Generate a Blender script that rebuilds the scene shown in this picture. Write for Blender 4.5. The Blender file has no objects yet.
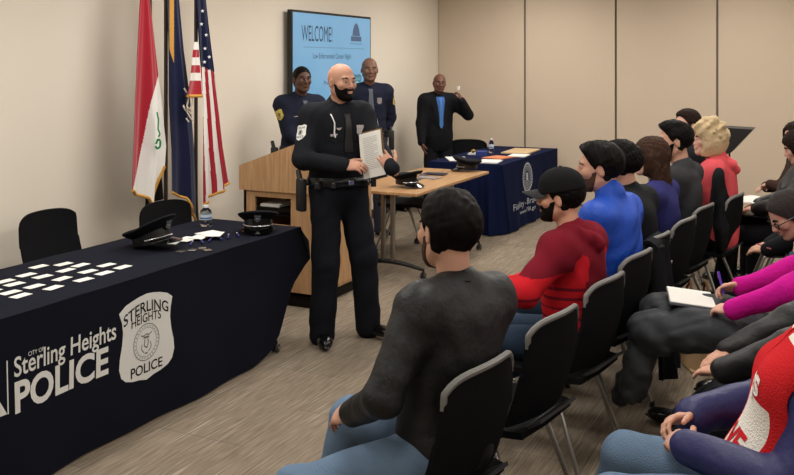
import bpy, bmesh, math, random
import numpy as np
from mathutils import Vector, Matrix
from mathutils.bvhtree import BVHTree
SC = bpy.context.scene
COL = SC.collection
PI = math.pi
R = math.radians
rnd = random.Random(7)

# ------------------------------------------------------------------ helpers
def V(*a): return np.array(a, dtype=float)
def nrm(a):
    a = np.array(a, dtype=float); return a / (np.linalg.norm(a) + 1e-12)
def lin(c): return tuple(((v/255)/12.92 if v/255 <= .04045 else ((v/255+.055)/1.055)**2.4) for v in c)
MATS = {}
def mat(name, rgb, rough=.6, metal=0., bump=0., bscale=60., spec=.5, vary=0., vscale=8., emit=None, es=1., sheen=0., trans=0., alpha=1., sss=0., ior=1.45):
    if name in MATS: return MATS[name]
    if rough >= .6 and not metal: spec = min(spec, .10)
    m = bpy.data.materials.new(name); m.use_nodes = True
    nt = m.node_tree; b = nt.nodes['Principled BSDF']; L = nt.links
    c = lin(rgb) + (1,)
    b.inputs['Base Color'].default_value = c
    b.inputs['Roughness'].default_value = rough
    b.inputs['Metallic'].default_value = metal
    b.inputs['Specular IOR Level'].default_value = spec
    b.inputs['IOR'].default_value = ior
    if sheen: b.inputs['Sheen Weight'].default_value = sheen
    if trans: b.inputs['Transmission Weight'].default_value = trans
    if sss:
        b.inputs['Subsurface Weight'].default_value = sss
        b.inputs['Subsurface Radius'].default_value = (.012, .005, .003); b.inputs['Subsurface Scale'].default_value = 1.
    if emit is not None:
        b.inputs['Emission Color'].default_value = lin(emit) + (1,); b.inputs['Emission Strength'].default_value = es
    if bump or vary:
        tc = nt.nodes.new('ShaderNodeTexCoord')
    if vary:
        n = nt.nodes.new('ShaderNodeTexNoise'); n.inputs['Scale'].default_value = vscale; n.inputs['Detail'].default_value = 4
        mr = nt.nodes.new('ShaderNodeMapRange'); mr.inputs[3].default_value = 1 - vary; mr.inputs[4].default_value = 1 + vary
        mx = nt.nodes.new('ShaderNodeMix'); mx.data_type = 'RGBA'; mx.blend_type = 'MULTIPLY'; mx.inputs[0].default_value = 1
        L.new(tc.outputs['Object'], n.inputs['Vector']); L.new(n.outputs['Fac'], mr.inputs[0])
        mx.inputs[6].default_value = c; L.new(mr.outputs[0], mx.inputs[7]); L.new(mx.outputs[2], b.inputs['Base Color'])
    if bump:
        n = nt.nodes.new('ShaderNodeTexNoise'); n.inputs['Scale'].default_value = bscale; n.inputs['Detail'].default_value = 3
        bp = nt.nodes.new('ShaderNodeBump'); bp.inputs['Strength'].default_value = bump; bp.inputs['Distance'].default_value = .01
        L.new(tc.outputs['Object'], n.inputs['Vector']); L.new(n.outputs['Fac'], bp.inputs['Height']); L.new(bp.outputs[0], b.inputs['Normal'])
    MATS[name] = m; return m

def tag(o, label=None, cat=None, group=None, kind=None):
    if label: o['label'] = label
    if cat: o['category'] = cat
    if group: o['group'] = group
    if kind: o['kind'] = kind
    return o
def empty(name, loc=(0,0,0), rz=0., label=None, cat=None, group=None):
    o = bpy.data.objects.new(name, None); o.empty_display_size = .1; COL.objects.link(o)
    o.location = loc; o.rotation_euler = (0, 0, rz)
    return tag(o, label, cat, group)
def copy_tree(o, parent=None):
    c = o.copy(); COL.objects.link(c); c.parent = parent
    for ch in list(o.children): copy_tree(ch, c)
    return c
def mobj(name, verts, faces, m, parent=None, smooth=False, midx=None):
    me = bpy.data.meshes.new(name)
    me.from_pydata([tuple(map(float, v)) for v in verts], [], [tuple(int(i) for i in f) for f in faces])
    for mm in (m if isinstance(m, (list, tuple)) else [m]): me.materials.append(mm)
    if midx is not None: me.polygons.foreach_set('material_index', np.array(midx, dtype=np.int32))
    if smooth: me.polygons.foreach_set('use_smooth', np.ones(len(me.polygons), dtype=bool))
    me.update()
    o = bpy.data.objects.new(name, me); COL.objects.link(o)
    if parent: o.parent = parent
    return o

class B:
    """collects shapes into one bmesh"""
    def __init__(s): s.bm = bmesh.new()
    def box(s, lo, hi, bev=0., rot=None, seg=2):
        lo, hi = Vector(lo), Vector(hi); c = (lo+hi)/2; d = hi-lo
        r = bmesh.ops.create_cube(s.bm, size=1)
        vs = r['verts']
        for v in vs: v.co = Vector((v.co.x*d.x, v.co.y*d.y, v.co.z*d.z))
        if bev > 0:
            es = list({e for v in vs for e in v.link_edges})
            g = bmesh.ops.bevel(s.bm, geom=es, offset=bev, segments=seg, profile=.5, affect='EDGES')
            vs = list({v for f in g['faces'] for v in f.verts} | {v for v in vs if v.is_valid})
        for v in vs:
            if rot is not None: v.co = rot @ v.co
            v.co += c
        return s
    def tube(s, pts, r, n=10, cap=True):
        pts = [Vector(p) for p in pts]; rs = r if isinstance(r, (list, tuple)) else [r]*len(pts)
        rings = []; up = None
        for i, p in enumerate(pts):
            t = ((pts[min(i+1, len(pts)-1)] - pts[max(i-1, 0)])).normalized()
            if up is None:
                up = t.orthogonal().normalized()
            up = (up - t*up.dot(t))
            up = up.normalized() if up.length > 1e-5 else t.orthogonal().normalized()
            sd = t.cross(up)
            rings.append([s.bm.verts.new(p + (up*math.cos(2*PI*k/n) + sd*math.sin(2*PI*k/n))*rs[i]) for k in range(n)])
        for a, b in zip(rings, rings[1:]):
            for k in range(n): s.bm.faces.new((a[k], a[(k+1) % n], b[(k+1) % n], b[k]))
        if cap:
            s.bm.faces.new(rings[0][::-1]); s.bm.faces.new(rings[-1])
        return s
    def lathe(s, prof, n=32, c=(0,0,0), axis=None):
        rings = []
        M = axis if axis is not None else Matrix.Identity(3)
        for r, z in prof:
            if r < 1e-6: rings.append([s.bm.verts.new(Vector(c) + M @ Vector((0,0,z)))])
            else: rings.append([s.bm.verts.new(Vector(c) + M @ Vector((r*math.cos(2*PI*k/n), r*math.sin(2*PI*k/n), z))) for k in range(n)])
        for a, b in zip(rings, rings[1:]):
            for k in range(n):
                k2 = (k+1) % n
                if len(a) == 1 and len(b) == 1: continue
                if len(a) == 1: s.bm.faces.new((a[0], b[k2], b[k]))
                elif len(b) == 1: s.bm.faces.new((a[k], a[k2], b[0]))
                else: s.bm.faces.new((a[k], a[k2], b[k2], b[k]))
        return s
    def prism(s, poly, f0, f1):
        """poly of 2D points, f0 and f1 map (u,v) to 3D"""
        a = [s.bm.verts.new(f0(*p)) for p in poly]; b = [s.bm.verts.new(f1(*p)) for p in poly]
        n = len(poly)
        s.bm.faces.new(a); s.bm.faces.new(b[::-1])
        for k in range(n): s.bm.faces.new((a[k], b[k], b[(k+1) % n], a[(k+1) % n]))
        return s
    def grid(s, f, nu, nv, f2=None):
        """closed sheet between surface f(u,v) and f2(u,v)"""
        def mk(g): return [[s.bm.verts.new(Vector(tuple(map(float, g(i/nu, j/nv))))) for j in range(nv+1)] for i in range(nu+1)]
        A = mk(f)
        for i in range(nu):
            for j in range(nv): s.bm.faces.new((A[i][j], A[i+1][j], A[i+1][j+1], A[i][j+1]))
        if f2:
            Bb = mk(f2)
            for i in range(nu):
                for j in range(nv): s.bm.faces.new((Bb[i][j], Bb[i][j+1], Bb[i+1][j+1], Bb[i+1][j]))
            for i in range(nu):
                s.bm.faces.new((A[i][0], Bb[i][0], Bb[i+1][0], A[i+1][0])); s.bm.faces.new((A[i][nv], A[i+1][nv], Bb[i+1][nv], Bb[i][nv]))
            for j in range(nv):
                s.bm.faces.new((A[0][j], A[0][j+1], Bb[0][j+1], Bb[0][j])); s.bm.faces.new((A[nu][j], Bb[nu][j], Bb[nu][j+1], A[nu][j+1]))
        return s
    def obj(s, name, m, parent=None, smooth=False, colf=None, angle=None):
        bmesh.ops.recalc_face_normals(s.bm, faces=s.bm.faces)
        me = bpy.data.meshes.new(name)
        if colf:
            for f in s.bm.faces: f.material_index = colf(f.calc_center_median())
        s.bm.to_mesh(me); s.bm.free()
        for mm in (m if isinstance(m, (list, tuple)) else [m]): me.materials.append(mm)
        if smooth:
            me.polygons.foreach_set('use_smooth', np.ones(len(me.polygons), dtype=bool))
            me.set_sharp_from_angle(angle=R(angle or 38))
        o = bpy.data.objects.new(name, me); COL.objects.link(o)
        if parent: o.parent = parent
        return o

def text2d(body, size=1., bold=0., align='LEFT', sp=1.):
    cu = bpy.data.curves.new('t', 'FONT'); cu.body = body; cu.size = size; cu.offset = bold; cu.align_x = align; cu.space_character = sp; cu.resolution_u = 4
    o = bpy.data.objects.new('t', cu); COL.objects.link(o)
    dg = bpy.context.evaluated_depsgraph_get(); dg.update()
    me = bpy.data.meshes.new_from_object(o.evaluated_get(dg))
    vs = [(v.co.x, v.co.y) for v in me.vertices]; fs = [tuple(p.vertices) for p in me.polygons]
    bpy.data.objects.remove(o); bpy.data.curves.remove(cu); bpy.data.meshes.remove(me)
    return vs, fs
def fit_text(body, u0, u1, v0, v1, bold=0.):
    """text stretched to fill the rectangle"""
    vs, fs = text2d(body, 1., bold)
    a = np.array(vs); lo, hi = a.min(0), a.max(0)
    a = (a-lo)/(hi-lo); a[:, 0] = u0 + a[:, 0]*(u1-u0); a[:, 1] = v0 + a[:, 1]*(v1-v0)
    return a.tolist(), fs
def flat2d(name, pieces, f, m, parent=None):
    vs, fs = [], []
    for v, t in pieces:
        k = len(vs); vs += [f(*p) for p in v]; fs += [tuple(i+k for i in q) for q in t]
    return mobj(name, vs, fs, m, parent)
def ring2d(cu, cv, r0, r1, n=40, a0=0, a1=2*PI, ry=1.):
    vs, fs = [], []
    for k in range(n+1):
        a = a0+(a1-a0)*k/n; vs += [(cu+r0*math.cos(a), cv+ry*r0*math.sin(a)), (cu+r1*math.cos(a), cv+ry*r1*math.sin(a))]
    for k in range(n): fs.append((2*k, 2*k+1, 2*k+3, 2*k+2))
    return vs, fs
def poly2d(pts): return list(pts), [tuple(range(len(pts)))]
def line2d(pts, w):
    vs, fs = [], []
    for (x0, y0), (x1, y1) in zip(pts, pts[1:]):
        L = math.hypot(x1-x0, y1-y0) or 1; nx, ny = -(y1-y0)/L*w/2, (x1-x0)/L*w/2
        k = len(vs); vs += [(x0+nx, y0+ny), (x0-nx, y0-ny), (x1-nx, y1-ny), (x1+nx, y1+ny)]; fs.append((k, k+1, k+2, k+3))
    return vs, fs

# ------------------------------------------------------------------ implicit surfaces
class Field:
    def __init__(s, lo, hi, vox):
        s.lo = np.array(lo, float); s.v = vox
        s.n = np.ceil((np.array(hi, float)-s.lo)/vox).astype(int)+1
        s.d = np.full(tuple(s.n), .12, dtype=np.float32)
    def region(s, lo, hi):
        a = np.clip(np.floor((np.array(lo)-s.lo)/s.v).astype(int), 0, s.n); b = np.clip(np.ceil((np.array(hi)-s.lo)/s.v).astype(int)+1, 0, s.n)
        if (b <= a).any(): return None
        g = [(s.lo[i]+s.v*np.arange(a[i], b[i])).astype(np.float32) for i in range(3)]
        return tuple(slice(a[i], b[i]) for i in range(3)), g[0][:, None, None], g[1][None, :, None], g[2][None, None, :]
    def put(s, f, lo, hi, k=.02, mode='u'):
        m = k+3*s.v+.012
        r = s.region(np.array(lo)-m, np.array(hi)+m)
        if r is None: return
        sl, X, Y, Z = r; old = s.d[sl]; val = f(X, Y, Z).astype(np.float32)
        if mode == 'u': h = np.maximum(k-np.abs(old-val), 0); s.d[sl] = np.minimum(old, val)-h*h/(4*k)
        elif mode == 's': val = -val; h = np.maximum(k-np.abs(old-val), 0); s.d[sl] = np.maximum(old, val)+h*h/(4*k)
        elif mode == 'i': s.d[sl] = np.maximum(old, val)
    def cone(s, a, b, ra, rb, k=.02, mode='u'):
        a = np.array(a, float); b = np.array(b, float); ab = b-a; L2 = float(ab @ ab)+1e-12
        def f(X, Y, Z):
            t = np.clip(((X-a[0])*ab[0]+(Y-a[1])*ab[1]+(Z-a[2])*ab[2])/L2, 0, 1)
            return np.sqrt((X-a[0]-t*ab[0])**2+(Y-a[1]-t*ab[1])**2+(Z-a[2]-t*ab[2])**2)-(ra+(rb-ra)*t)
        r = max(ra, rb); s.put(f, np.minimum(a, b)-r, np.maximum(a, b)+r, k, mode)
    def ell(s, c, r, M=None, k=.02, mode='u'):
        c = np.array(c, float); r = np.array(r, float); M = np.eye(3) if M is None else np.array(M)
        def f(X, Y, Z):
            x, y, z = X-c[0], Y-c[1], Z-c[2]
            q = [M[0, i]*x+M[1, i]*y+M[2, i]*z for i in range(3)]
            k0 = np.sqrt((q[0]/r[0])**2+(q[1]/r[1])**2+(q[2]/r[2])**2)
            k1 = np.sqrt((q[0]/r[0]**2)**2+(q[1]/r[1]**2)**2+(q[2]/r[2]**2)**2)+1e-9
            return k0*(k0-1)/k1
        ext = np.sqrt(((M*r)**2).sum(1)); s.put(f, c-ext, c+ext, k, mode)
    def all(s):
        g = [(s.lo[i]+s.v*np.arange(s.n[i])).astype(np.float32) for i in range(3)]
        return g[0][:, None, None], g[1][None, :, None], g[2][None, None, :]
    def plane(s, p, n):   # keep the side the normal points away from
        X, Y, Z = s.all(); n = nrm(n)
        s.d = np.maximum(s.d, ((X-p[0])*n[0]+(Y-p[1])*n[1]+(Z-p[2])*n[2]).astype(np.float32))
    def folds(s, amp, sc=1., seed=0):
        X, Y, Z = s.all(); q = random.Random(seed); tot = 0
        for i in range(5):
            w = (14+9*i)*sc; a = [q.uniform(-1, 1) for _ in range(3)]; b = [q.uniform(-1, 1) for _ in range(3)]
            ph, ph2 = q.uniform(0, 6), q.uniform(0, 6)
            warp = np.sin((b[0]*X+b[1]*Y+b[2]*Z)*w*.6+ph2)*1.6
            tot = tot+np.sin((a[0]*X+a[1]*Y+a[2]*Z*1.3)*w+ph+warp)/(1+.35*i)
        s.d += (amp*tot/2.2).astype(np.float32)
    def mesh(s):
        d = s.d.copy(); d[0] = d[-1] = .05; d[:, 0] = d[:, -1] = .05; d[:, :, 0] = d[:, :, -1] = .05
        ins = d < 0
        cnt = np.zeros(tuple(np.array(d.shape)-1), dtype=np.int8)
        off = [(i, j, k) for i in (0, 1) for j in (0, 1) for k in (0, 1)]
        nx, ny, nz = cnt.shape
        for i, j, k in off: cnt += ins[i:i+nx, j:j+ny, k:k+nz]
        act = np.argwhere((cnt > 0) & (cnt < 8))
        if len(act) == 0: return np.zeros((0, 3)), np.zeros((0, 4), int)
        c8 = np.stack([d[act[:, 0]+i, act[:, 1]+j, act[:, 2]+k] for i, j, k in off], 1)
        acc = np.zeros((len(act), 3)); num = np.zeros(len(act))
        offa = np.array(off, float)
        for a in range(8):
            for b in range(a+1, 8):
                if abs(offa[a]-offa[b]).sum() != 1: continue
                va, vb = c8[:, a], c8[:, b]; m = (va < 0) != (vb < 0)
                t = np.where(m, va/(va-vb+1e-20), 0)
                acc += np.where(m[:, None], offa[a]+t[:, None]*(offa[b]-offa[a]), 0); num += m
        verts = s.lo+s.v*(act+acc/num[:, None])
        idx = np.full(cnt.shape, -1, dtype=np.int64); idx[act[:, 0], act[:, 1], act[:, 2]] = np.arange(len(act))
        F = []
        for ax in range(3):
            sl0 = [slice(1, -1)]*3; sl1 = [slice(1, -1)]*3
            sl0[ax] = slice(0, -1); sl1[ax] = slice(1, None)
            A, Bq = ins[tuple(sl0)], ins[tuple(sl1)]
            e = np.argwhere(A != Bq); flip = A[e[:, 0], e[:, 1], e[:, 2]]
            e = e+1; e[:, ax] -= 1
            u, v = (ax+1) % 3, (ax+2) % 3
            def g(du, dv):
                q = e.copy(); q[:, u] -= du; q[:, v] -= dv; return idx[q[:, 0], q[:, 1], q[:, 2]]
            q = np.stack([g(1, 1), g(0, 1), g(0, 0), g(1, 0)], 1)
            q[~flip] = q[~flip][:, ::-1]
            F.append(q)
        F = np.concatenate(F); F = F[(F >= 0).all(1)]
        return verts, F
    def obj(s, name, m, parent=None, colf=None, xf=None, relax=1):
        v, f = s.mesh()
        for _ in range(relax):   # light smoothing of the sampling steps
            acc = np.zeros_like(v); n = np.zeros(len(v))
            for a, b in ((0, 1), (1, 2), (2, 3), (3, 0)):
                for p, q in ((a, b), (b, a)):
                    for ax in range(3): acc[:, ax] += np.bincount(f[:, p], v[f[:, q], ax], len(v))
                    n += np.bincount(f[:, p], minlength=len(v))
            v = .5*v+.5*acc/np.maximum(n, 1)[:, None]
        w = v if xf is None else xf(v)
        me = bpy.data.meshes.new(name)
        me.vertices.add(len(w)); me.vertices.foreach_set('co', np.ascontiguousarray(w, dtype=np.float32).ravel())
        me.loops.add(f.size); me.loops.foreach_set('vertex_index', f.ravel().astype(np.int32))
        me.polygons.add(len(f)); me.polygons.foreach_set('loop_start', (np.arange(len(f))*4).astype(np.int32))
        me.polygons.foreach_set('use_smooth', np.ones(len(f), dtype=bool))
        for mm in (m if isinstance(m, (list, tuple)) else [m]): me.materials.append(mm)
        if colf is not None:
            me.polygons.foreach_set('material_index', colf(v[f].mean(1)).astype(np.int32))
        me.update(calc_edges=True); me.validate()
        o = bpy.data.objects.new(name, me); COL.objects.link(o)
        if parent: o.parent = parent
        return o
def bvh(o):
    me = o.data; v = np.empty(len(me.vertices)*3, dtype=np.float32); me.vertices.foreach_get('co', v)
    return BVHTree.FromPolygons([Vector(p) for p in v.reshape(-1, 3)], [tuple(p.vertices) for p in me.polygons])
def hitfn(trees, off):
    trees = trees if isinstance(trees, list) else [trees]
    def f(o, d):
        best = None
        for t in trees:
            h = t.ray_cast(Vector(o), Vector(nrm(d)), 1.5)
            if h[0] is not None and (best is None or h[3] < best[3]): best = h
        if best is None: return None
        return V(*best[0])-nrm(d)*off
    return f
def drape(name, trees, path, nu, nv, m, parent, off=.006, thick=.004, colf=None):
    """sheet laid on a surface: path(u,v) -> (ray origin, ray direction)"""
    h = hitfn(trees, off); d0 = nrm(path(.5, .5)[1])
    G = [[None]*(nv+1) for _ in range(nu+1)]
    last = None
    for i in range(nu+1):
        for j in range(nv+1):
            o, d = path(i/nu, j/nv); o = np.array(o, float); p = h(o, d)
            if p is None: p = o+nrm(d)*(last if last is not None else .3)
            else: last = float(np.linalg.norm(p-o))
            G[i][j] = (p, nrm(d))
    b = B()
    g = lambda u, v: G[round(u*nu)][round(v*nv)][0]
    g2 = lambda u, v: G[round(u*nu)][round(v*nv)][0]+G[round(u*nu)][round(v*nv)][1]*thick
    b.grid(g, nu, nv, g2)
    if colf:
        b.bm.faces.ensure_lookup_table(); k = 0
        ids = []
        for i in range(nu):
            for j in range(nv): ids.append(colf((i+.5)/nu, (j+.5)/nv))
        N = nu*nv
        for q, f in enumerate(b.bm.faces): f.material_index = ids[q] if q < N else (ids[q-N] if q < 2*N else 0)
    return b.obj(name, m, parent, smooth=True, angle=70)
def decal(name, trees, c, d, up, pieces, m, parent, off=.007):
    """flat 2D pieces projected on the surface along d, centred at c"""
    h = hitfn(trees, off); d = nrm(d); up = np.array(up, float); up = nrm(up-d*(up @ d)); rt = np.cross(d, up)
    c = np.array(c, float); ref = h(c-d*.4, d); dist = .4 if ref is None else float(np.linalg.norm(ref-(c-d*.4)))
    def f(u, v):
        o = c-d*.4+rt*u+up*v; p = h(o, d)
        if p is None or abs(float(np.linalg.norm(p-o))-dist) > .06: p = o+d*dist
        return p
    return flat2d(name, pieces, f, m, parent)
def solid_poly(pts, n=3):
    """polygon filled as rings shrinking to its centre so it can follow a curved surface"""
    c = np.mean(pts, 0); k = len(pts); vs, fs = [], []
    for j in range(n):
        t = 1-j/n; vs += [tuple(c+(np.array(p)-c)*t) for p in pts]
    vs.append(tuple(c))
    for j in range(n-1):
        for i in range(k): fs.append((j*k+i, j*k+(i+1) % k, (j+1)*k+(i+1) % k, (j+1)*k+i))
    for i in range(k): fs.append(((n-1)*k+i, (n-1)*k+(i+1) % k, n*k))
    return vs, fs
SHIELD = [(-.5, .42), (-.3, .5), (0, .46), (.3, .5), (.5, .42), (.46, .1), (.5, -.2), (.3, -.42), (0, -.52), (-.3, -.42), (-.5, -.2), (-.46, .1)]
def sized(pts, w, h, cu=0, cv=0): return [(cu+x*w, cv+y*h) for x, y in pts]
LAMP, EXPO = 26., 0.
# ------------------------------------------------------------------ people
def rotm(yaw=0, pitch=0, roll=0):   # pitch>0 looks down / leans forward
    cy, sy, cp, sp, cr, sr = math.cos(yaw), math.sin(yaw), math.cos(pitch), math.sin(pitch), math.cos(roll), math.sin(roll)
    Z = np.array([[cy, -sy, 0], [sy, cy, 0], [0, 0, 1]]); Y = np.array([[cp, 0, sp], [0, 1, 0], [-sp, 0, cp]]); X = np.array([[1, 0, 0], [0, cr, -sr], [0, sr, cr]])
    return Z @ Y @ X
def ik(S, T, l1, l2, hint):
    S, T = V(*S), V(*T); d = T-S; D = np.linalg.norm(d)
    if D > (l1+l2)*.995: T = S+d/D*(l1+l2)*.995; d = T-S; D = np.linalg.norm(d)
    a = (l1*l1-l2*l2+D*D)/(2*D); h = math.sqrt(max(l1*l1-a*a, 0)); n = d/D
    p = np.array(hint, float); p = nrm(p-n*(p @ n))
    return S+n*a+p*h, T
def head_prims(F, H, M, s, o=0., face=True, fem=False, k=.02):
    P = lambda x, y, z: H+M @ (V(x, y, z)*s)
    w = .94 if fem else 1.
    E = lambda c, r, kk=k, mode='u', MM=None: F.ell(P(*c), [(q*s+o) for q in r], M if MM is None else M @ MM, kk, mode)
    E((-.014, 0, .026), (.098, .076*w, .088))
    E((.022, 0, -.02), (.068, .062*w, .082))
    E((.032, 0, -.066), (.05, .05*w, .038))
    F.cone(P(-.012, .052*w, -.05), P(.055, .02, -.088), .018*s+o, .016*s+o, .03); F.cone(P(-.012, -.052*w, -.05), P(.055, -.02, -.088), .018*s+o, .016*s+o, .03)
    if face:
        E((.078, 0, -.092), (.019, .022, .017), .02)
        if not fem: F.cone(P(.08, .034, .026), P(.08, -.034, .026), .010*s, .010*s, .018)
        for q in (1, -1):
            E((.060, q*.042*w, -.018), (.026, .022, .022), .02)
            E((.098, q*.031, .003), (.016, .016, .0095), .012, 's')
        F.cone(P(.085, 0, .018), P(.106, 0, -.022), .0085*s, .0115*s, .014)
        LID = 1
        E((.104, 0, -.024), (.013, .012, .010), .006)
        for q in (1, -1): E((.097, q*.013, -.027), (.011, .008, .008), .006)
        E((.086, 0, -.046), (.014, .026, .012), .012)
        E((.095, 0, -.0535), (.009, .023, .0055), .004); E((.094, 0, -.0635), (.009, .019, .006), .004)
        F.cone(P(.106, .020, -.0585), P(.106, -.020, -.0585), .0022*s, .0022*s, .003, 's')
def build_hand(F, Wp, f, n, side, curl, s, spread=.25, thumb=.5):
    """palm, four unequal fingers with three bones each and a thumb on the side of the palm"""
    f = nrm(f); n = np.array(n, float); n = nrm(n-f*(n @ f)); t = np.cross(f, n)*(1 if side == 'R' else -1)
    M = np.stack([f, t, n], 1)
    F.ell(Wp+f*.048*s, (.054*s, .042*s, .0155*s), M, .012)
    F.cone(Wp-f*.02*s, Wp+f*.03*s, .026*s, .022*s, .02)
    cs = curl if isinstance(curl, (list, tuple)) else [curl]*4
    for i, (off, L, r) in enumerate(((.029, .070, .0084), (.010, .078, .0088), (-.010, .073, .0084), (-.028, .057, .0074))):
        a = Wp+f*(.083-.004*abs(i-1))*s+t*off*s; c = cs[i]; dir0 = f+t*(1.5-i)*.12*spread; ang = c*.55
        prev = a-f*.02*s; F.cone(prev, a, r*1.15*s, r*1.1*s, .007)
        for j, q in enumerate((.45, .31, .24)):
            d = nrm(dir0)*math.cos(ang)+n*math.sin(ang); b = a+d*L*q*s
            F.cone(a, b, r*s*(1.05-.1*j), r*s*(.97-.1*j), .0045); a = b; ang += c*(.75 if j == 0 else .6)
    a = Wp+f*.022*s+t*.03*s; d = nrm(f*.75+t*.8+n*.25); F.cone(Wp+f*.012*s+t*.012*s, a, .017*s, .014*s, .014)
    for j, (L, r) in enumerate(((.036, .0125), (.030, .0105), (.024, .0088))):
        b = a+d*L*s; F.cone(a, b, r*s*1.05, r*s*.95, .006); a = b; d = nrm(d-t*.35*thumb+n*.30*thumb+f*.15)

HAIRC = {'black': (13, 11, 10), 'darkbrown': (38, 27, 22), 'brown': (56, 38, 29), 'blonde': (208, 184, 146), 'grey': (58, 53, 52)}
def hair_mesh(name, H, M, s, style, col, parent, fem=False, vox=.004):
    """hair grows out of the same skull shape, offset and trimmed at the hairline"""
    t = dict(buzz=.004, short=.013, quiff=.016, bob=.034, long=.02, tied=.011, wave=.022)[style]
    big = style in ('bob', 'long')
    F = Field((-.17, -.15, -.42 if style == 'long' else -.19), (.16, .15, .19), vox)
    I = np.eye(3); O = V(0, 0, 0)
    head_prims(F, O, I, 1., t, face=False, fem=fem)
    X, Y, Z = F.all()
    amp = dict(buzz=.0006, short=.0017, quiff=.0026, bob=.008, long=.003, tied=.0012, wave=.003)[style]
    q = random.Random(len(name)*7+int(s*1000))
    n = 0
    for i in range(9):
        w = q.uniform(28, 80) if style == 'bob' else (q.uniform(60, 170) if i < 4 or style in ('buzz',) else q.uniform(200, 420)); a = [q.uniform(-1, 1), q.uniform(-1, 1), q.uniform(-.3, .3) if style in ('long', 'tied') else q.uniform(-1, 1)]
        n = n+np.sin((a[0]*X+a[1]*Y+a[2]*Z)*w+q.uniform(0, 6)+1.5*np.sin((a[1]*X-a[0]*Y+a[2]*Z)*w*.4))
    if style == 'quiff': F.ell((.03, 0, .095), (.06, .055, .032), None, .03)
    if style == 'short': F.ell((-.005, 0, .085), (.075, .062, .036), None, .03)
    if style == 'wave': F.ell((.02, .02, .095), (.07, .06, .03), None, .03)
    if style == 'bob':
        for yy in (1, -1):
            F.ell((-.01, yy*.075, -.03), (.062, .035, .085), None, .03); F.ell((.05, yy*.062, .045), (.035, .03, .05), None, .03)
        F.ell((-.07, 0, -.03), (.055, .085, .09), None, .04); F.ell((.045, .01, .1), (.045, .06, .03), None, .03)
        for i in range(190):
            a, e = q.uniform(-PI, PI), q.uniform(-.9, 1.45); cc = V(.122*math.cos(a)*math.cos(e)-.015, .108*math.sin(a)*math.cos(e), .125*math.sin(e)+.02)
            if cc[0] < .06 or cc[2] > .07: F.ell(cc, [q.uniform(.011, .018)]*3, None, .007)
    if style == 'long':
        for yy in (1, -1): F.cone((.0, yy*.07, 0), (-.03, yy*.085, -.22), .034, .022, .03)
        F.ell((-.065, 0, -.1), (.05, .085, .19), None, .04); F.cone((-.05, .0, -.15), (-.095, 0, -.35), .06, .04, .04)
    if style == 'tied': F.ell((-.105, 0, .02), (.035, .035, .035), None, .015)
    F.d += (amp*n/3).astype(np.float32)
    if style in ('short', 'quiff', 'wave'):   # the cut fades out towards the neck and temples
        F.d += ((t-.0035)*(1-np.clip((Z+.055-.35*X)/.085, 0, 1))).astype(np.float32)
        ds = -(.86*(X-.070)-.51*(Z-.070)); F.d += ((t-.005)*np.clip(1-ds/.022, 0, 1)*(Z < .075)).astype(np.float32)
    if style in ('buzz', 'short', 'quiff', 'wave'):
        F.plane((.070, 0, .070), (.86, 0, -.51))
        F.plane((.02, 0, -.035), (.55, 0, -1))
        # keep the ear clear
        for yy in (1, -1): F.ell((.004, yy*.088, -.012), (.024, .024, .034), None, .004, 's')
    elif style == 'tied':
        F.plane((.072, 0, .07), (.85, 0, -.52)); F.plane((.02, 0, -.05), (.45, 0, -1))
    elif style == 'bob':
        F.ell((.115, 0, -.045), (.095, .082, .120), None, .01, 's'); F.plane((0, 0, -.125), (.2, 0, -1))
    elif style == 'long':
        F.ell((.12, 0, -.04), (.10, .085, .115), None, .01, 's'); F.ell((.09, 0, -.2), (.1, .09, .12), None, .01, 's')
    o = F.obj('hair', mat('hair_'+col, HAIRC[col], rough=.65, bump=.9, bscale=260, spec=.15, vary=.35, vscale=120), parent, xf=lambda v: H+(v*s) @ M.T)
    return o
def beard_mesh(H, M, s, full, col, parent):
    F = Field((-.06, -.11, -.16), (.14, .11, .06), .0035)
    head_prims(F, V(0, 0, 0), np.eye(3), 1., .0055 if full else .0030, face=False)
    F.ell((.082, 0, -.092), (.023, .026, .022) if full else (.021, .024, .019), None, .02)
    F.ell((.086, 0, -.046), (.0185, .030, .0125), None, .012)
    F.ell((.118, 0, -.0585), (.03, .020, .009), None, .003, 's')
    X, Y, Z = F.all()
    F.d += (.0004*(np.sin(X*300+Y*180+2*np.sin(Z*90))+np.sin(Z*330-Y*210+2*np.sin(X*80)))).astype(np.float32)
    F.plane((.098, 0, -.036), (.32, 0, 1)) ; F.plane((.012, 0, 0), (-1, 0, -.25))
    for yy in (1, -1): F.ell((.075, yy*.052, -.012), (.04, .022, .032), None, .004, 's')
    return F.obj('beard', mat('hair_'+col, HAIRC[col]) if full else mat('stubble', (74, 54, 45), rough=.8, vary=.3, vscale=150), parent, xf=lambda v: H+(v*s) @ M.T)

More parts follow.
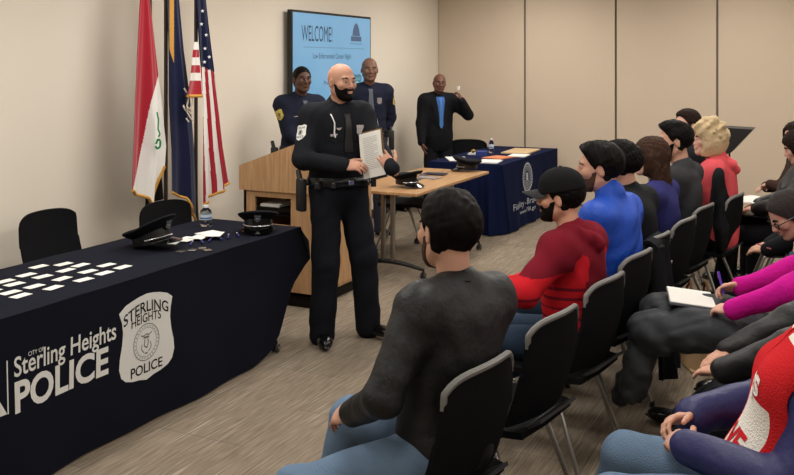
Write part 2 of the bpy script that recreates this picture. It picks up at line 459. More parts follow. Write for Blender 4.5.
PEOPLE = []
def person(name, loc, yaw, label, seated=False, sc=1., lean=0., twist=0., roll=0., head=(0, 0, 0), arms=None, feet=None, knee=None,
           skin=(186, 135, 108), vox=.007, top=None, pants=None, shoe=(20, 18, 18), hair=None, beard=None, fem=False, group=None,
           headlift=0., hsc=1., al=1., fwd=.02, seat=.455, eyes=True, brow='black', neck=True):
    """loc on the floor, +X is forward, +Y the person's left"""
    root = empty(name, (loc[0], loc[1], 0), yaw, label, 'person', group)
    s = sc; top = top or {}; pants = pants or {}
    T = rotm(twist, lean, roll)
    Pv = V(0, 0, seat+.085) if seated else V(0, 0, .955*s)
    up = lambda h, x=0, y=0: Pv+T @ V(x, y, h)*s
    w = .90 if fem else 1.
    N = up(.50); HM = rotm(R(head[0]), R(head[1]), R(head[2])) if True else T
    Hc = N+(T @ V(.012, 0, .075))*s+HM @ V(.018, 0, .098)*s+V(fwd, 0, headlift)
    J = {'L': {}, 'R': {}}
    for q, sd in (('L', 1), ('R', -1)):
        j = J[q]; j['sh'] = up(.452, -.005, sd*.178*w); j['hip'] = Pv+rotm(twist*.4) @ V(0, sd*.088, -.01)*s
        a = (arms or {}).get(q)
        if a is None: a = dict(t=(.30, sd*.10, .64) if seated else (.06, sd*.27, .83), f=(1, -sd*.5, -.2) if seated else (.1, 0, -1), n=(0, 0, -1) if seated else (0, -sd, 0), c=.35)
        j['a'] = a
        j['el'], j['wr'] = ik(j['sh'], np.array(a['t'], float), .285*s*al, .255*s*al, a.get('e', (-.5, sd*.7, -.6)))
        ft = (feet or {}).get(q)
        if ft is None: ft = (.44, sd*.13, .085) if seated else (.0, sd*.12, .085)
        kh = (knee or {}).get(q, (1, sd*.12, 1.0) if seated else (1, sd*.1, 0))
        j['kn'], j['an'] = ik(j['hip'], ft, .425*s, .425*s, kh)
        j['fd'] = nrm(V(*((feet or {}).get(q+'d', (1, sd*.22, 0)))))
    pts = np.array([j[k] for j in J.values() for k in ('sh', 'el', 'wr', 'kn', 'an', 'hip')]+[Pv, Hc])
    lo, hi = pts.min(0)-.30, pts.max(0)+.30; lo[2] = max(lo[2], -.02)
    def torso(F, o, k=.05, low=0.):
        k = .085 if o > .019 else k
        F.ell(up(.33), ((.108*s+o), (.158*w*s+o), (.175*s+o)), T, k)
        if fem:
            for sd in (1, -1): F.ell(up(.31, .085, sd*.07), (.05*s+o, .06*s+o, .055*s+o), T, .04)
        F.ell(up(.15), ((.104*s+o), (.148*w*s+o), (.17*s+o)), T, k)
        F.ell(Pv+V(0, 0, .005), ((.112*s+o), (.158*s+o), (.12*s+o)), rotm(twist*.5), k)
        F.cone(up(.435, 0, .15*w), up(.435, 0, -.15*w), .055*s+o, .055*s+o, k)
        for sd in (1, -1): F.cone(up(.505, -.01, sd*.03), up(.455, -.005, sd*.155*w), .042*s+o*.5, .045*s+o, .04)
    # --- skin: one continuous body
    F = Field(lo, hi, vox)
    torso(F, -.012)
    F.cone(N-(T @ V(.0, 0, .03))*s, Hc+HM @ V(-.018, 0, -.055)*s, .056*w*s, .054*w*s, .02)
    for q in 'LR':
        j = J[q]
        F.cone(j['sh'], j['el'], .045*s*w, .037*s*w, .02); F.cone(j['el'], j['wr'], .037*s*w, .025*s*w, .015)
        F.cone(j['hip'], j['kn'], .072*s, .05*s, .03); F.cone(j['kn'], j['an'], .05*s, .030*s, .02)
        F.cone(j['an']-V(0, 0, .04), j['an']-V(0, 0, .058)+j['fd']*.11*s, .024, .016, .012)
        a = j['a']; build_hand(F, j['wr'], a.get('f', (1, 0, 0)), a.get('n', (0, 0, -1)), q, a.get('c', .4), s*(.9 if fem else 1.), thumb=a.get('th', .5), spread=a.get('sp', .25))
    hs = s*hsc
    head_prims(F, Hc, HM, hs, 0., fem=fem)
    P = lambda x, y, z: Hc+HM @ (V(x, y, z)*hs)
    for yy in (1, -1):
        ew = .075*(.94 if fem else 1)
        EM = HM @ rotm(yy*R(-22), R(12), 0)
        F.ell(P(-.004, yy*(ew+.004), -.008), (.017*hs, .006*hs, .031*hs), EM, .008)
        F.ell(P(.004, yy*(ew+.010), -.006), (.008*hs, .005*hs, .018*hs), EM, .004, 's')
    for yy in (1, -1):
        F.cone(P(.0865, yy*.021, .0115), P(.0815, yy*.043, .0095), .0048*hs, .0042*hs, .005); F.cone(P(.085, yy*.021, -.0075), P(.081, yy*.042, -.006), .0036*hs, .003*hs, .005)
    body = F.obj('body', mat('skin_%d_%d_%d' % skin, skin, rough=.55, spec=.35, bump=.08, bscale=180, sss=.08), root)
    if eyes:
        b = B()
        for yy in (1, -1):
            c = P(.0752, yy*.031, .003)
            b.lathe([(0, -.0125), (.006, -.0108), (.0108, -.006), (.0125, 0), (.0108, .006), (.006, .0108), (0, .0125)], 14, c)
        e = b.obj('eyes', mat('eye_white', (205, 198, 190), rough=.25), root, smooth=True, angle=180)
        b = B()
        ax = Matrix(HM.tolist()) @ Matrix.Rotation(PI/2, 3, 'Y')
        for yy in (1, -1):
            c = P(.0752, yy*.031, .003)
            b.lathe([(0, .0133), (.003, .0131), (.0055, .0118), (.0058, .0105)], 14, c, ax)
        b.obj('iris', mat('iris', (36, 22, 15), rough=.2), e, smooth=True)
        b = B()
        for yy in (1, -1):
            b.tube([P(.0885, yy*.013, .0245), P(.087, yy*.032, .030), P(.074, yy*.052, .024)], [.0045*hs, .0055*hs, .002*hs], 8)
        b.obj('eyebrows', mat('hair_'+brow, HAIRC[brow]), root, smooth=True)
    if hair: hair_mesh(name, Hc, HM, hs, hair[0], hair[1], root, fem)
    if beard: beard_mesh(Hc, HM, hs, beard == 'full', brow, root)
    # --- trousers
    tvox = max(vox, .008)
    po = pants.get('o', .012)
    F = Field(lo, hi, tvox)
    F.ell(Pv+V(0, 0, .02), ((.116*s+po), (.160*s+po), (.12*s+po)), rotm(twist*.5), .05)
    if not seated: F.ell(up(.14), ((.100*s+po), (.142*w*s+po), (.10*s+po)), T, .05)
    for q in 'LR':
        j = J[q]
        F.cone(j['hip'], j['kn'], .086*s+po*.7, .058*s+po, .045)
        sh = j['an']-j['kn']; an = j['an']-V(0, 0, .045)
        F.cone(j['kn'], an, .056*s+po, (pants.get('hem', .048))*s+po*.6, .03)
    F.folds(pants.get('fold', .003), 1.0, 3)
    legs = F.obj('trousers', pants.get('m') or mat('trousers_black', (20, 20, 23), rough=.85, bump=.2, bscale=300), root)
    if pants.get('tuck') and not seated: pass
    # --- shoes
    for q in 'LR':
        j = J[q]; F = Field(j['an']-.24, j['an']+.24, .006); d = j['fd']; a = V(j['an'][0], j['an'][1], j['an'][2]-.085)
        sd = nrm(np.cross(V(0, 0, 1), d)); M = np.stack([d, sd, V(0, 0, 1)], 1)
        F.ell(a-d*.015+V(0, 0, .045), (.062*s, .038*s, .048), M, .02); F.ell(a+d*.075*s+V(0, 0, .03), (.115*s, .043*s, .036), M, .03)
        F.ell(a+d*.14*s+V(0, 0, .024), (.062*s, .042*s, .028), M, .03); F.cone(a+V(0, 0, .06), a+V(0, 0, .10), .042*s, .042*s, .02)
        F.ell(a+d*.07*s+V(0, 0, .012), (.15*s, .046*s, .012), M, .004)
        X, Y, Z = F.all(); F.d = np.maximum(F.d, (a[2]+.001-Z).astype(np.float32))
        F.obj('shoe', mat('shoe_%d_%d_%d' % shoe, shoe, rough=.22 if max(shoe) < 40 else .6, spec=.5), root)
    # --- upper garment
    o = top.get('o', .014)
    F = Field(lo, hi, max(vox, .007))
    torso(F, o)
    if top.get('hem', 0) and not seated:
        pass
        for sd in (1, -1): F.ell(Pv+V(0, sd*.06, -top['hem']*.5), (.095*s+o, .085*s+o, top['hem']*.8+.05), None, .05)
    F.cone(N-(T @ V(0, 0, .04))*s, N+(T @ V(.0, 0, top.get('collar', .02)))*s, .062*w*s, .064*w*s+top.get('co', 0), .02)
    if top.get('hood'):
        for sd in (1, -1):
            hp = [up(.475, .075, sd*.045), up(.515, .02, sd*.085), up(.525, -.05, sd*.075), up(.495, -.105, sd*.045), up(.46, -.125, 0)]
            for a_, b_ in zip(hp, hp[1:]): F.cone(a_, b_, .026, .030, .018)
    for q in 'LR':
        j = J[q]; so = top.get('so', o); cut = top.get('cuff', .985)
        F.cone(j['sh'], j['el'], .051*s*w+so, .041*s*w+so, .06)
        e2 = j['el']+(j['wr']-j['el'])*cut; F.cone(j['el'], e2, .041*s*w+so, .030*s*w+so*.8, .02)
    if top.get('extra'): top['extra'](F, up, J, s)
    F.folds(top.get('fold', .0035), top.get('fsc', 1.), len(name)+int(loc[1]*10))
    if top.get('trim', True):
        h0 = Pv[2]-(.03 if seated else top.get('hem', -.06)+.02)
        X, Y, Z = F.all()
        if seated: F.d = np.maximum(F.d, (h0-.06-Z).astype(np.float32))
        else: F.d = np.maximum(F.d, (h0-Z).astype(np.float32))
    tp = F.obj('jacket' if top.get('n') is None else top['n'], top.get('m') or mat('shirt_black', (24, 24, 27)), root, colf=(lambda c: top['colf'](c, up, J, s)) if top.get('colf') else None)
    tt = None
    if top.get('chest'):
        F = Field(lo, hi, .01); torso(F, o+.004); tt = F.obj('tmp', MATS['painted_wall'])
        tb_ = bvh(tt); bpy.data.objects.remove(tt); tt = tb_
    if top.get('neck'):   # collar of the shirt as a band round the neck
        b = B(); nm = top['neck']
        r0 = .062*w*s
        def ring(u, v, k=0):
            a = u*2*PI; rr = r0+.012*(1-v)+k; p = N+(T @ V(rr*1.02*math.cos(a)+.004, rr*math.sin(a), -.012+.045*v-.022*max(0, math.cos(a))))*s; return p
        b.grid(lambda u, v: ring(u, v, .006), 28, 4, lambda u, v: ring(u, v, -.004))
        b.obj('collar', nm, root, smooth=True, angle=60)
    D = dict(root=root, J=J, up=up, T=T, N=N, Hc=Hc, HM=HM, P=P, hs=hs, s=s, Pv=Pv, top=tp, legs=legs, chest=tt, body=body, Rz=rotm(yaw), loc=V(loc[0], loc[1], 0))
    PEOPLE.append((label, D['Rz'] @ Hc+D['loc'], D))
    D['world'] = lambda p: D['Rz'] @ np.array(p, float)+D['loc']
    D['tr'] = lambda: [bvh(tp)]
    return D
# ------------------------------------------------------------------ materials of the place
def wall_mat(name, rgb, bump=.08):
    return mat(name, rgb, rough=.85, spec=.25, bump=bump, bscale=240, vary=.015, vscale=1.2)
WALL = wall_mat('painted_wall', (226, 217, 203))
PANEL = mat('wall_panel_fabric', (204, 187, 167), rough=.95, spec=.1, bump=.25, bscale=500, vary=.03, vscale=2.5)
SEAM = mat('panel_seam', (120, 112, 102), rough=.6)
NAVY = mat('navy_cloth', (22, 24, 35), rough=.95, spec=.1, bump=.12, bscale=700)
NAVYB = mat('navy_blue_cloth', (17, 25, 56), rough=.92, spec=.12, bump=.12, bscale=700)
WHITE = mat('white_print', (225, 225, 222), rough=.8)
INK = mat('black_print', (30, 28, 28), rough=.8)
PAPER = mat('white_paper', (228, 226, 220), rough=.75)
BLK = mat('black_plastic', (24, 24, 26), rough=.5, bump=.1, bscale=400)
BLKM = mat('black_mesh_fabric', (20, 20, 22), rough=.9, bump=.3, bscale=500, spec=.2)
GREYP = mat('grey_plastic', (112, 111, 108), rough=.45)
DGREY = mat('dark_grey_plastic', (48, 48, 50), rough=.5)
STEEL = mat('satin_steel', (150, 148, 144), rough=.35, metal=.9)
CHROME = mat('chrome', (200, 200, 200), rough=.15, metal=1.)
SILVER = mat('silver_badge', (205, 205, 208), rough=.25, metal=.9)
GOLD = mat('gold_fringe', (205, 150, 60), rough=.5, bump=.6, bscale=300)

def wood_mat(name, rgb, rgb2, axis='Y', sc=1.):
    m = mat(name, rgb, rough=.42, spec=.4); nt = m.node_tree; b = nt.nodes['Principled BSDF']; L = nt.links
    tc = nt.nodes.new('ShaderNodeTexCoord'); mp = nt.nodes.new('ShaderNodeMapping')
    s = {'Y': (14, .9, 14), 'X': (.9, 14, 14), 'Z': (14, 14, .9)}[axis]; mp.inputs['Scale'].default_value = tuple(q*sc for q in s)
    n = nt.nodes.new('ShaderNodeTexNoise'); n.inputs['Scale'].default_value = 4; n.inputs['Detail'].default_value = 6; n.inputs['Distortion'].default_value = .6
    r = nt.nodes.new('ShaderNodeValToRGB'); r.color_ramp.elements[0].color = lin(rgb2)+(1,); r.color_ramp.elements[1].color = lin(rgb)+(1,)
    r.color_ramp.elements[0].position = .35; r.color_ramp.elements[1].position = .65
    L.new(tc.outputs['Object'], mp.inputs['Vector']); L.new(mp.outputs[0], n.inputs['Vector']); L.new(n.outputs['Fac'], r.inputs[0]); L.new(r.outputs[0], b.inputs['Base Color'])
    return m
OAK = wood_mat('oak_veneer_upright', (198, 158, 116), (176, 134, 94), 'Z')
OAKT = wood_mat('oak_table_top', (186, 146, 104), (160, 120, 82), 'Y')

def carpet_mat():
    m = bpy.data.materials.new('carpet_planks'); m.use_nodes = True; nt = m.node_tree; L = nt.links; b = nt.nodes['Principled BSDF']
    b.inputs['Roughness'].default_value = .97; b.inputs['Specular IOR Level'].default_value = .1
    tc = nt.nodes.new('ShaderNodeTexCoord')
    def noise(scale, sx, sy, detail=3):
        mp = nt.nodes.new('ShaderNodeMapping'); mp.inputs['Scale'].default_value = (sx, sy, 1); n = nt.nodes.new('ShaderNodeTexNoise'); n.inputs['Scale'].default_value = scale; n.inputs['Detail'].default_value = detail
        L.new(tc.outputs['Object'], mp.inputs['Vector']); L.new(mp.outputs[0], n.inputs['Vector']); return n.outputs['Fac']
    def ramp(src, a, bq, ca, cb):
        r = nt.nodes.new('ShaderNodeValToRGB'); r.color_ramp.elements[0].position = a; r.color_ramp.elements[1].position = bq
        r.color_ramp.elements[0].color = ca; r.color_ramp.elements[1].color = cb; L.new(src, r.inputs[0]); return r.outputs[0]
    def mixc(f, a, c, mode='MIX'):
        x = nt.nodes.new('ShaderNodeMix'); x.data_type = 'RGBA'; x.blend_type = mode
        (L.new(f, x.inputs[0]) if not isinstance(f, (int, float)) else setattr(x.inputs[0], 'default_value', f))
        for k, q in ((6, a), (7, c)): (L.new(q, x.inputs[k]) if not isinstance(q, tuple) else setattr(x.inputs[k], 'default_value', q))
        return x.outputs[2]
    g = lambda v: lin(v)+(1,)
    base = ramp(noise(14, 6, .45, 5), .35, .68, g((122, 109, 95)), g((148, 135, 118)))
    st = ramp(noise(42, 3.0, .05, 1), .60, .67, (0, 0, 0, 1), (1, 1, 1, 1))
    brk = ramp(noise(3.0, 3, .6, 1), .45, .55, (0, 0, 0, 1), (1, 1, 1, 1))
    f = nt.nodes.new('ShaderNodeMath'); f.operation = 'MULTIPLY'; L.new(st, f.inputs[0]); L.new(brk, f.inputs[1])
    f2 = nt.nodes.new('ShaderNodeMath'); f2.operation = 'MULTIPLY'; f2.inputs[1].default_value = .5; L.new(f.outputs[0], f2.inputs[0])
    c = mixc(f2.outputs[0], base, g((190, 178, 162)))
    dk = ramp(noise(26, 3.0, .07, 1), .32, .40, (1, 1, 1, 1), (0, 0, 0, 1))
    f3 = nt.nodes.new('ShaderNodeMath'); f3.operation = 'MULTIPLY'; f3.inputs[1].default_value = .30; L.new(dk, f3.inputs[0])
    c = mixc(f3.outputs[0], c, g((92, 82, 72)))
    br = nt.nodes.new('ShaderNodeTexBrick'); br.offset = .5; br.inputs['Scale'].default_value = 1; br.inputs['Brick Width'].default_value = 1.0; br.inputs['Row Height'].default_value = .5
    br.inputs['Mortar Size'].default_value = .004; br.inputs['Color1'].default_value = (1, 1, 1, 1); br.inputs['Color2'].default_value = (.86, .86, .86, 1); br.inputs['Mortar'].default_value = (.72, .72, .72, 1); br.inputs['Bias'].default_value = 0
    mp = nt.nodes.new('ShaderNodeMapping'); mp.inputs['Rotation'].default_value = (0, 0, PI/2); L.new(tc.outputs['Object'], mp.inputs['Vector']); L.new(mp.outputs[0], br.inputs['Vector'])
    c = mixc(1., c, br.outputs['Color'], 'MULTIPLY')
    L.new(c, b.inputs['Base Color'])
    n = nt.nodes.new('ShaderNodeTexNoise'); n.inputs['Scale'].default_value = 250; bp = nt.nodes.new('ShaderNodeBump'); bp.inputs['Strength'].default_value = .5; bp.inputs['Distance'].default_value = .004
    L.new(tc.outputs['Object'], n.inputs['Vector']); L.new(n.outputs['Fac'], bp.inputs['Height']); L.new(bp.outputs[0], b.inputs['Normal'])
    return m

# ------------------------------------------------------------------ room
XW, YB, XR, YF, ZC = -4.84, 11.3, 5.2, -2.2, 2.95
def struct(b, name, m, **k): return tag(b.obj(name, m, **k), kind='structure')
struct(B().box((XW-.1, YF-.1, -.1), (XR+.1, YB+.1, 0)), 'floor', carpet_mat())
struct(B().box((XW-.1, YF-.1, ZC), (XR+.1, YB+.1, ZC+.1)), 'ceiling', mat('ceiling_tile', (225, 222, 214), rough=.95, bump=.2, bscale=80))
struct(B().box((XW-.12, YF-.1, 0), (XW, YB+.1, ZC)), 'wall_left', WALL)
struct(B().box((XR, YF-.1, 0), (XR+.12, YB+.1, ZC)), 'wall_right', WALL)
struct(B().box((XW, YF-.12, 0), (XR, YF, ZC)), 'wall_front', WALL)
wb = struct(B().box((XW, YB+.03, 0), (XR, YB+.12, ZC)), 'wall_back', SEAM)
xs = [XW, -3.61, -2.43, -1.23, 0.0, 1.22, 2.44, 3.66, XR]
for i in range(8):
    B().box((xs[i]+(.004 if i == 0 else .012), YB, .015), (xs[i+1]-.012, YB+.029, ZC-.001), .006).obj('panel', PANEL, wb)
struct(B().box((XW, YF, 0), (XW+.012, YB, .10), .003), 'baseboard_left', mat('baseboard_vinyl', (74, 70, 66), rough=.5))
struct(B().box((XR-.012, YF, 0), (XR, YB, .10), .003), 'baseboard_right', MATS['baseboard_vinyl'])

# recessed ceiling lights (the room's lamps)
def ceiling_light(x, y, e):
    r = empty('ceiling_light', (x, y, ZC-.03), 0, 'recessed white troffer light in the ceiling over the meeting room', 'ceiling light', 'recessed ceiling lights')
    b = B(); b.box((-.31, -.61, 0), (.31, -.59, .029)); b.box((-.31, .59, 0), (.31, .61, .029)); b.box((-.31, -.59, 0), (-.29, .59, .029)); b.box((.29, -.59, 0), (.31, .59, .029))
    b.obj('frame', mat('white_enamel', (230, 230, 228), rough=.4), r)
    B().box((-.29, -.59, .012), (.29, .59, .02)).obj('diffuser', mat('lamp_diffuser', (255, 250, 240), emit=(255, 240, 218), es=2.0), r)
    l = bpy.data.lights.new('lamp', 'AREA'); l.shape = 'RECTANGLE'; l.size = .56; l.size_y = 1.16; l.energy = e; l.color = (1., .978, .925)
    o = bpy.data.objects.new('lamp', l); COL.objects.link(o); o.location = (x, y, ZC-.035)
for x in (-3.3, -.9, 1.5, 3.9):
    for y in (.6, 2.9, 5.2, 7.5, 9.8):
        ceiling_light(x, y, LAMP*(1.25 if x < -3 else (1. if x < 1 else .6))*(.55 if y < 1 else 1.))

# ------------------------------------------------------------------ television
r = empty('wall_television', (XW+.001, 8.29, 1.86), 0, 'large flat television on the left wall showing a blue welcome slide', 'television')
B().box((0, -.45, -.25), (.045, .45, .25), .005).obj('wall_bracket', DGREY, r)
B().box((.045, -.84, -.475), (.095, .84, .475), .006).obj('housing', mat('tv_black', (14, 14, 15), rough=.3), r)
m = bpy.data.materials.new('lit_screen'); m.use_nodes = True; nt = m.node_tree; pb = nt.nodes['Principled BSDF']; pb.inputs['Base Color'].default_value = (.02, .03, .04, 1); pb.inputs['Roughness'].default_value = .3
tc = nt.nodes.new('ShaderNodeTexCoord'); n = nt.nodes.new('ShaderNodeTexNoise'); n.inputs['Scale'].default_value = 1.6; cr = nt.nodes.new('ShaderNodeValToRGB')
cr.color_ramp.elements[0].color = lin((100, 152, 188))+(1,); cr.color_ramp.elements[1].color = lin((124, 172, 204))+(1,)
nt.links.new(tc.outputs['Object'], n.inputs['Vector']); nt.links.new(n.outputs['Fac'], cr.inputs[0]); nt.links.new(cr.outputs[0], pb.inputs['Emission Color']); pb.inputs['Emission Strength'].default_value = 1.0
scr = B().box((.094, -.815, -.45), (.0975, .815, .45)).obj('screen', m, r)
def em(name, rgb): return mat(name, (5, 5, 5), rough=.4, emit=rgb, es=1.)
f = lambda u, v: (.099, u, v)
flat2d('slide_text', [fit_text('WELCOME!', -.66, -.05, .17, .33), fit_text('Law Enforcement Career Night', -.44, .36, -.02, .05), fit_text('Presented by:', -.22, .18, -.29, -.235),
    line2d([(-.62, .11), (.66, .11)], .003)], f, em('slide_ink', (34, 52, 74)), scr)
pc = [fit_text('POLICE', .35, .61, .155, .175), poly2d([(.36, .19), (.60, .19), (.60, .245), (.36, .245)]), poly2d([(.39, .25), (.57, .25), (.55, .32), (.52, .37), (.48, .395), (.44, .37), (.41, .32)])]
flat2d('slide_emblem', pc, f, em('slide_grey', (70, 92, 122)), scr)
flat2d('slide_patch', [solid_poly(sized(SHIELD, .2, .26, .5, -.30), 2)], f, em('slide_teal', (66, 120, 138)), scr)
flat2d('slide_patch_mark', [ring2d(.5, -.30, .035, .05), fit_text('POLICE', .43, .57, -.235, -.21)], lambda u, v: (.0995, u, v), em('slide_pale', (150, 190, 200)), scr)

# ------------------------------------------------------------------ lectern
r = empty('lectern', (0, 0, 0), 0, 'oak veneer lectern with sloping side and open slot behind the standing officer', 'lectern')
x0, x1, y0, y1 = -4.03, -3.41, 5.66, 6.57
B().box((x0+.03, y0+.03, 0), (x1-.03, y1-.03, .09)).obj('plinth', mat('plinth_black', (30, 28, 26), rough=.6), r)
b = B(); t = .022
b.box((x1-t, y0, .09), (x1, y1, .845)).box((x0, y0, .09), (x0+t, y1, .845)).box((x0, y1-t, .09), (x1, y1, .845)).box((x0, y0, .09), (x1, y0+t, .60)).box((x0, y0, .60), (x0+.10, y0+t, .845)).box((x0+.42, y0, .60), (x1, y0+t, .845)).box((x0+.1, y0, .80), (x0+.42, y0+t, .845)).box((x0, y0, .09), (x1, y1, .11))
b.obj('cabinet', OAK, r)
B().box((x0+.02, y0+.05, .655), (x0+.5, y1-.05, .675)).box((x0+.10, y0+.02, .69), (x0+.42, y0+.45, .72)).obj('shelf', mat('slot_black', (22, 20, 19), rough=.6), r)
B().box((x0+.13, y0+.03, .722), (x0+.30, y0+.25, .745), .003).obj('slot_papers', PAPER, r)
b = B(); side = [(x0-.03, .85), (x0-.03, 1.03), (x1+.02, 1.27), (x1+.02, .85)]
b.prism(side, lambda u, v: (u, y0-.02, v), lambda u, v: (u, y0+.002, v)); b.prism(side, lambda u, v: (u, y1-.22, v), lambda u, v: (u, y1-.2, v))
b.box((x1, y0, .85), (x1+.02, y1-.2, 1.27)).box((x0-.03, y0-.02, .846), (x1+.02, y1-.2, .862))
b.prism([(x0-.03, .99), (x0-.03, 1.01), (x1, 1.24), (x1, 1.22)], lambda u, v: (u, y0, v), lambda u, v: (u, y1-.2, v))
b.obj('reading_desk', OAK, r)

# ------------------------------------------------------------------ training tables, casters, chairs
def caster(parent, x, y, name='caster'):
    b = B(); 
    for q in (-.014, .014): b.lathe([(.0, -.008), (.022, -.008), (.027, -.003), (.027, .003), (.022, .008), (0, .008)], 18, (x+q, y, .027), Matrix.Rotation(PI/2, 3, 'Y'))
    o = b.obj(name, DGREY, parent, smooth=True)
    b = B(); b.lathe([(0, -.002), (.012, -.002), (.012, .002), (0, .002)], 14, (x+.024, y, .027), Matrix.Rotation(PI/2, 3, 'Y')); b.obj('hub', CHROME, o)
    B().box((x-.004, y-.02, .03), (x+.004, y+.02, .065), .003).tube([(x, y, .055), (x, y, .085)], .008).obj('fork', BLK, o)
def training_table(loc, L, label, cat='table', top=OAKT, group=None):
    """L is the length along y; flip-top table on two T-legs with casters"""
    r = empty('training_table', loc, 0, label, cat, group)
    B().box((-.36, -L/2, .715), (.36, L/2, .74), .004).obj('tabletop', top, r)
    for yy in (-1, 1):
        y = yy*(L/2-.20)
        lg = B().box((-.065, y-.018, .10), (-.025, y+.018, .70), .012).box((.025, y-.018, .10), (.065, y+.018, .70), .012).box((-.14, y-.03, .695), (.14, y+.03, .715), .006).obj('leg', STEEL, r, smooth=True)
        b = B(); n = 12
        b.tube([(-.33+.66*k/n, y, .075+.045*math.sin(PI*k/n)) for k in range(n+1)], [.013+.008*math.sin(PI*k/n) for k in range(n+1)], 10); b.obj('foot', BLK, lg, smooth=True)
        for xx in (-.33, .33): caster(r, xx, y)
    B().tube([(0, -L/2+.2, .66), (0, L/2-.2, .66)], .016).obj('crossbar', BLK, r, smooth=True)
    return r
training_table((-3.46, 3.96, 0), 1.95, 'training table on casters hidden under the far half of the navy police cloth')
training_table((-3.46, 2.0, 0), 1.90, 'training table on casters under the near half of the navy police cloth')
desk = training_table((-3.41, 7.54, 0), 1.72, 'oak topped training table standing uncovered beside the lectern')
training_table((-3.5, 9.92, 0), 1.84, 'training table under the blue cloth at the back wall')

def chair_parts(r, style='audience'):
    """stacking chair, +X is forward"""
    w = .235 if style == 'audience' else .245
    def back(u, v, k=0):
        a = (u-.5)*2; z = .47+.375*v; ww = w*(1-(.10 if style == 'audience' else .02)*v**2)*(1 if v < .93 else .97)
        x = -.205-.075*v-.02*math.sin(v*PI) + .045*a*a - k
        zz = z - (.035*abs(a)**6 if v > .5 else 0) + .012*(1-a*a)*v
        return (x, a*ww, zz)
    bk = B().grid(lambda u, v: back(u, v, 0), 16, 12, lambda u, v: back(u, v, .014)).obj('backrest', BLKM, r, smooth=True, angle=50)
    if style == 'audience':
        b = B(); n = 20
        b.tube([Vector(back(.0, .88+.12*k/4, .010)) for k in range(4)]+[Vector(back(k/n, 1., .010)) for k in range(n+1)]+[Vector(back(1., 1.-.12*k/4, .010)) for k in range(1, 5)], [.006]*2+[.0115]*(n+5)+[.006]*2, 8)
        b.obj('rim', GREYP, bk, smooth=True)
    def seat(u, v, k=0):
        a = (u-.5)*2; x = -.22+.46*v; ww = .235*(1-.12*(2*v-1)**4)
        return (x, a*ww, .452-.018*(1-a*a)*math.sin(v*PI)-.02*max(0, v-.8)/.2-k*(1.-.25*abs(a)))
    st = B().grid(seat, 14, 14, lambda u, v: seat(u, v, .035)).obj('seat', BLKM, r, smooth=True, angle=60)
    def shell(u, v, k=0):
        a = (u-.5)*2; t = v; x = -.235+.30*t; z = .50-.085*math.sin(min(t*1.4, 1)*PI/2)-.02*t
        return (x-.03*(1-t)-k*.3, a*.20*(1-.25*(1-t)), z-k-.01)
    B().grid(shell, 10, 10, lambda u, v: shell(u, v, .012)).obj('shell', DGREY, r, smooth=True, angle=60)
    for sy in (1, -1):
        for sx in (1, -1):
            B().tube([(sx*.05, sy*.19, .405), (sx*.10, sy*.205, .37), (sx*.24, sy*.245, .012)], [.013, .013, .010], 10).obj('leg', STEEL, r, smooth=True)
            B().lathe([(0, 0), (.014, 0), (.014, .02), (.010, .03)], 12, (sx*.241, sy*.245, 0)).obj('glide', BLK, r)
    B().tube([(.10, -.205, .38), (.06, -.19, .40), (.06, .19, .40), (.10, .205, .38)], .011).tube([(-.10, -.205, .38), (-.06, -.19, .40), (-.06, .19, .40), (-.10, .205, .38)], .011).obj('seat_frame', STEEL, r, smooth=True)
CH0 = {}
def chair(x, y, yaw, label, group, style='audience', cat='chair'):
    if style not in CH0:
        r = empty('stacking_chair', (x, y, 0), yaw); chair_parts(r, style); CH0[style] = r
    else:
        r = copy_tree(CH0[style]); r.location = (x, y, 0); r.rotation_euler = (0, 0, yaw)
    return tag(r, label, cat, group)
# ------------------------------------------------------------------ police table cloth
def interp(x, xs, ys): return float(np.interp(x, xs, ys))
FX = -3.085
def cx(y, z):
    d = 1-max(0, min(1, z/.745))
    return FX + d*(.010*math.sin(y*5.1+.6)+.007*math.sin(y*11.7+z*3)) + .004*math.sin(y*3.3+z*5) + .012*d
def hem(y): return interp(y, [1.0, 3.0, 4.0, 4.42, 4.60, 4.71, 4.78, 4.86, 5.0, 5.08], [.015, .01, .01, .012, .04, .12, .26, .40, .49, .52])
def fr(u, v, k=0):
    y = 1.02+u*(5.08-1.02); z = .748-v*(.748-hem(y))
    yy = y-.12*max(0, (y-4.7)/.38)*max(0, (z-.64)/.108)
    e = max(0, (y-4.75)/.33)
    return (cx(y, z)-k-.10*e*e*(1-z/.8)*.6+.012*math.sin(z*16)*e, yy, z)
b = B()
b.grid(lambda u, v: fr(u, v), 120, 18, lambda u, v: fr(u, v, .004))
b.grid(lambda u, v: (FX-.001-.755*u, 1.02+3.94*v, .7485+.0015*math.sin(v*40+u*7)), 10, 60, lambda u, v: (FX-.001-.755*u, 1.02+3.94*v, .743))
b.grid(lambda u, v: (FX-.756-.02*v+.012*math.sin(u*40)*v, 1.02+3.95*u, .748-.5*v), 60, 8, lambda u, v: (FX-.752-.02*v+.012*math.sin(u*40)*v, 1.02+3.95*u, .748-.5*v))
b.grid(lambda u, v: (FX-.755*u, 4.96+.10*v*(1-u*.4)+.018*math.sin(u*22)*v, .748-(.22+.1*u)*v), 24, 10, lambda u, v: (FX-.755*u, 4.955+.10*v*(1-u*.4)+.018*math.sin(u*22)*v, .746-(.22+.1*u)*v))
cl = b.obj('tablecloth', NAVY, None, smooth=True, angle=50)
tag(cl, 'navy police tablecloth with white lettering and a white badge, draped to the floor', 'tablecloth')
onc = lambda k: (lambda u, v: (cx(u, v)+k, u, v))
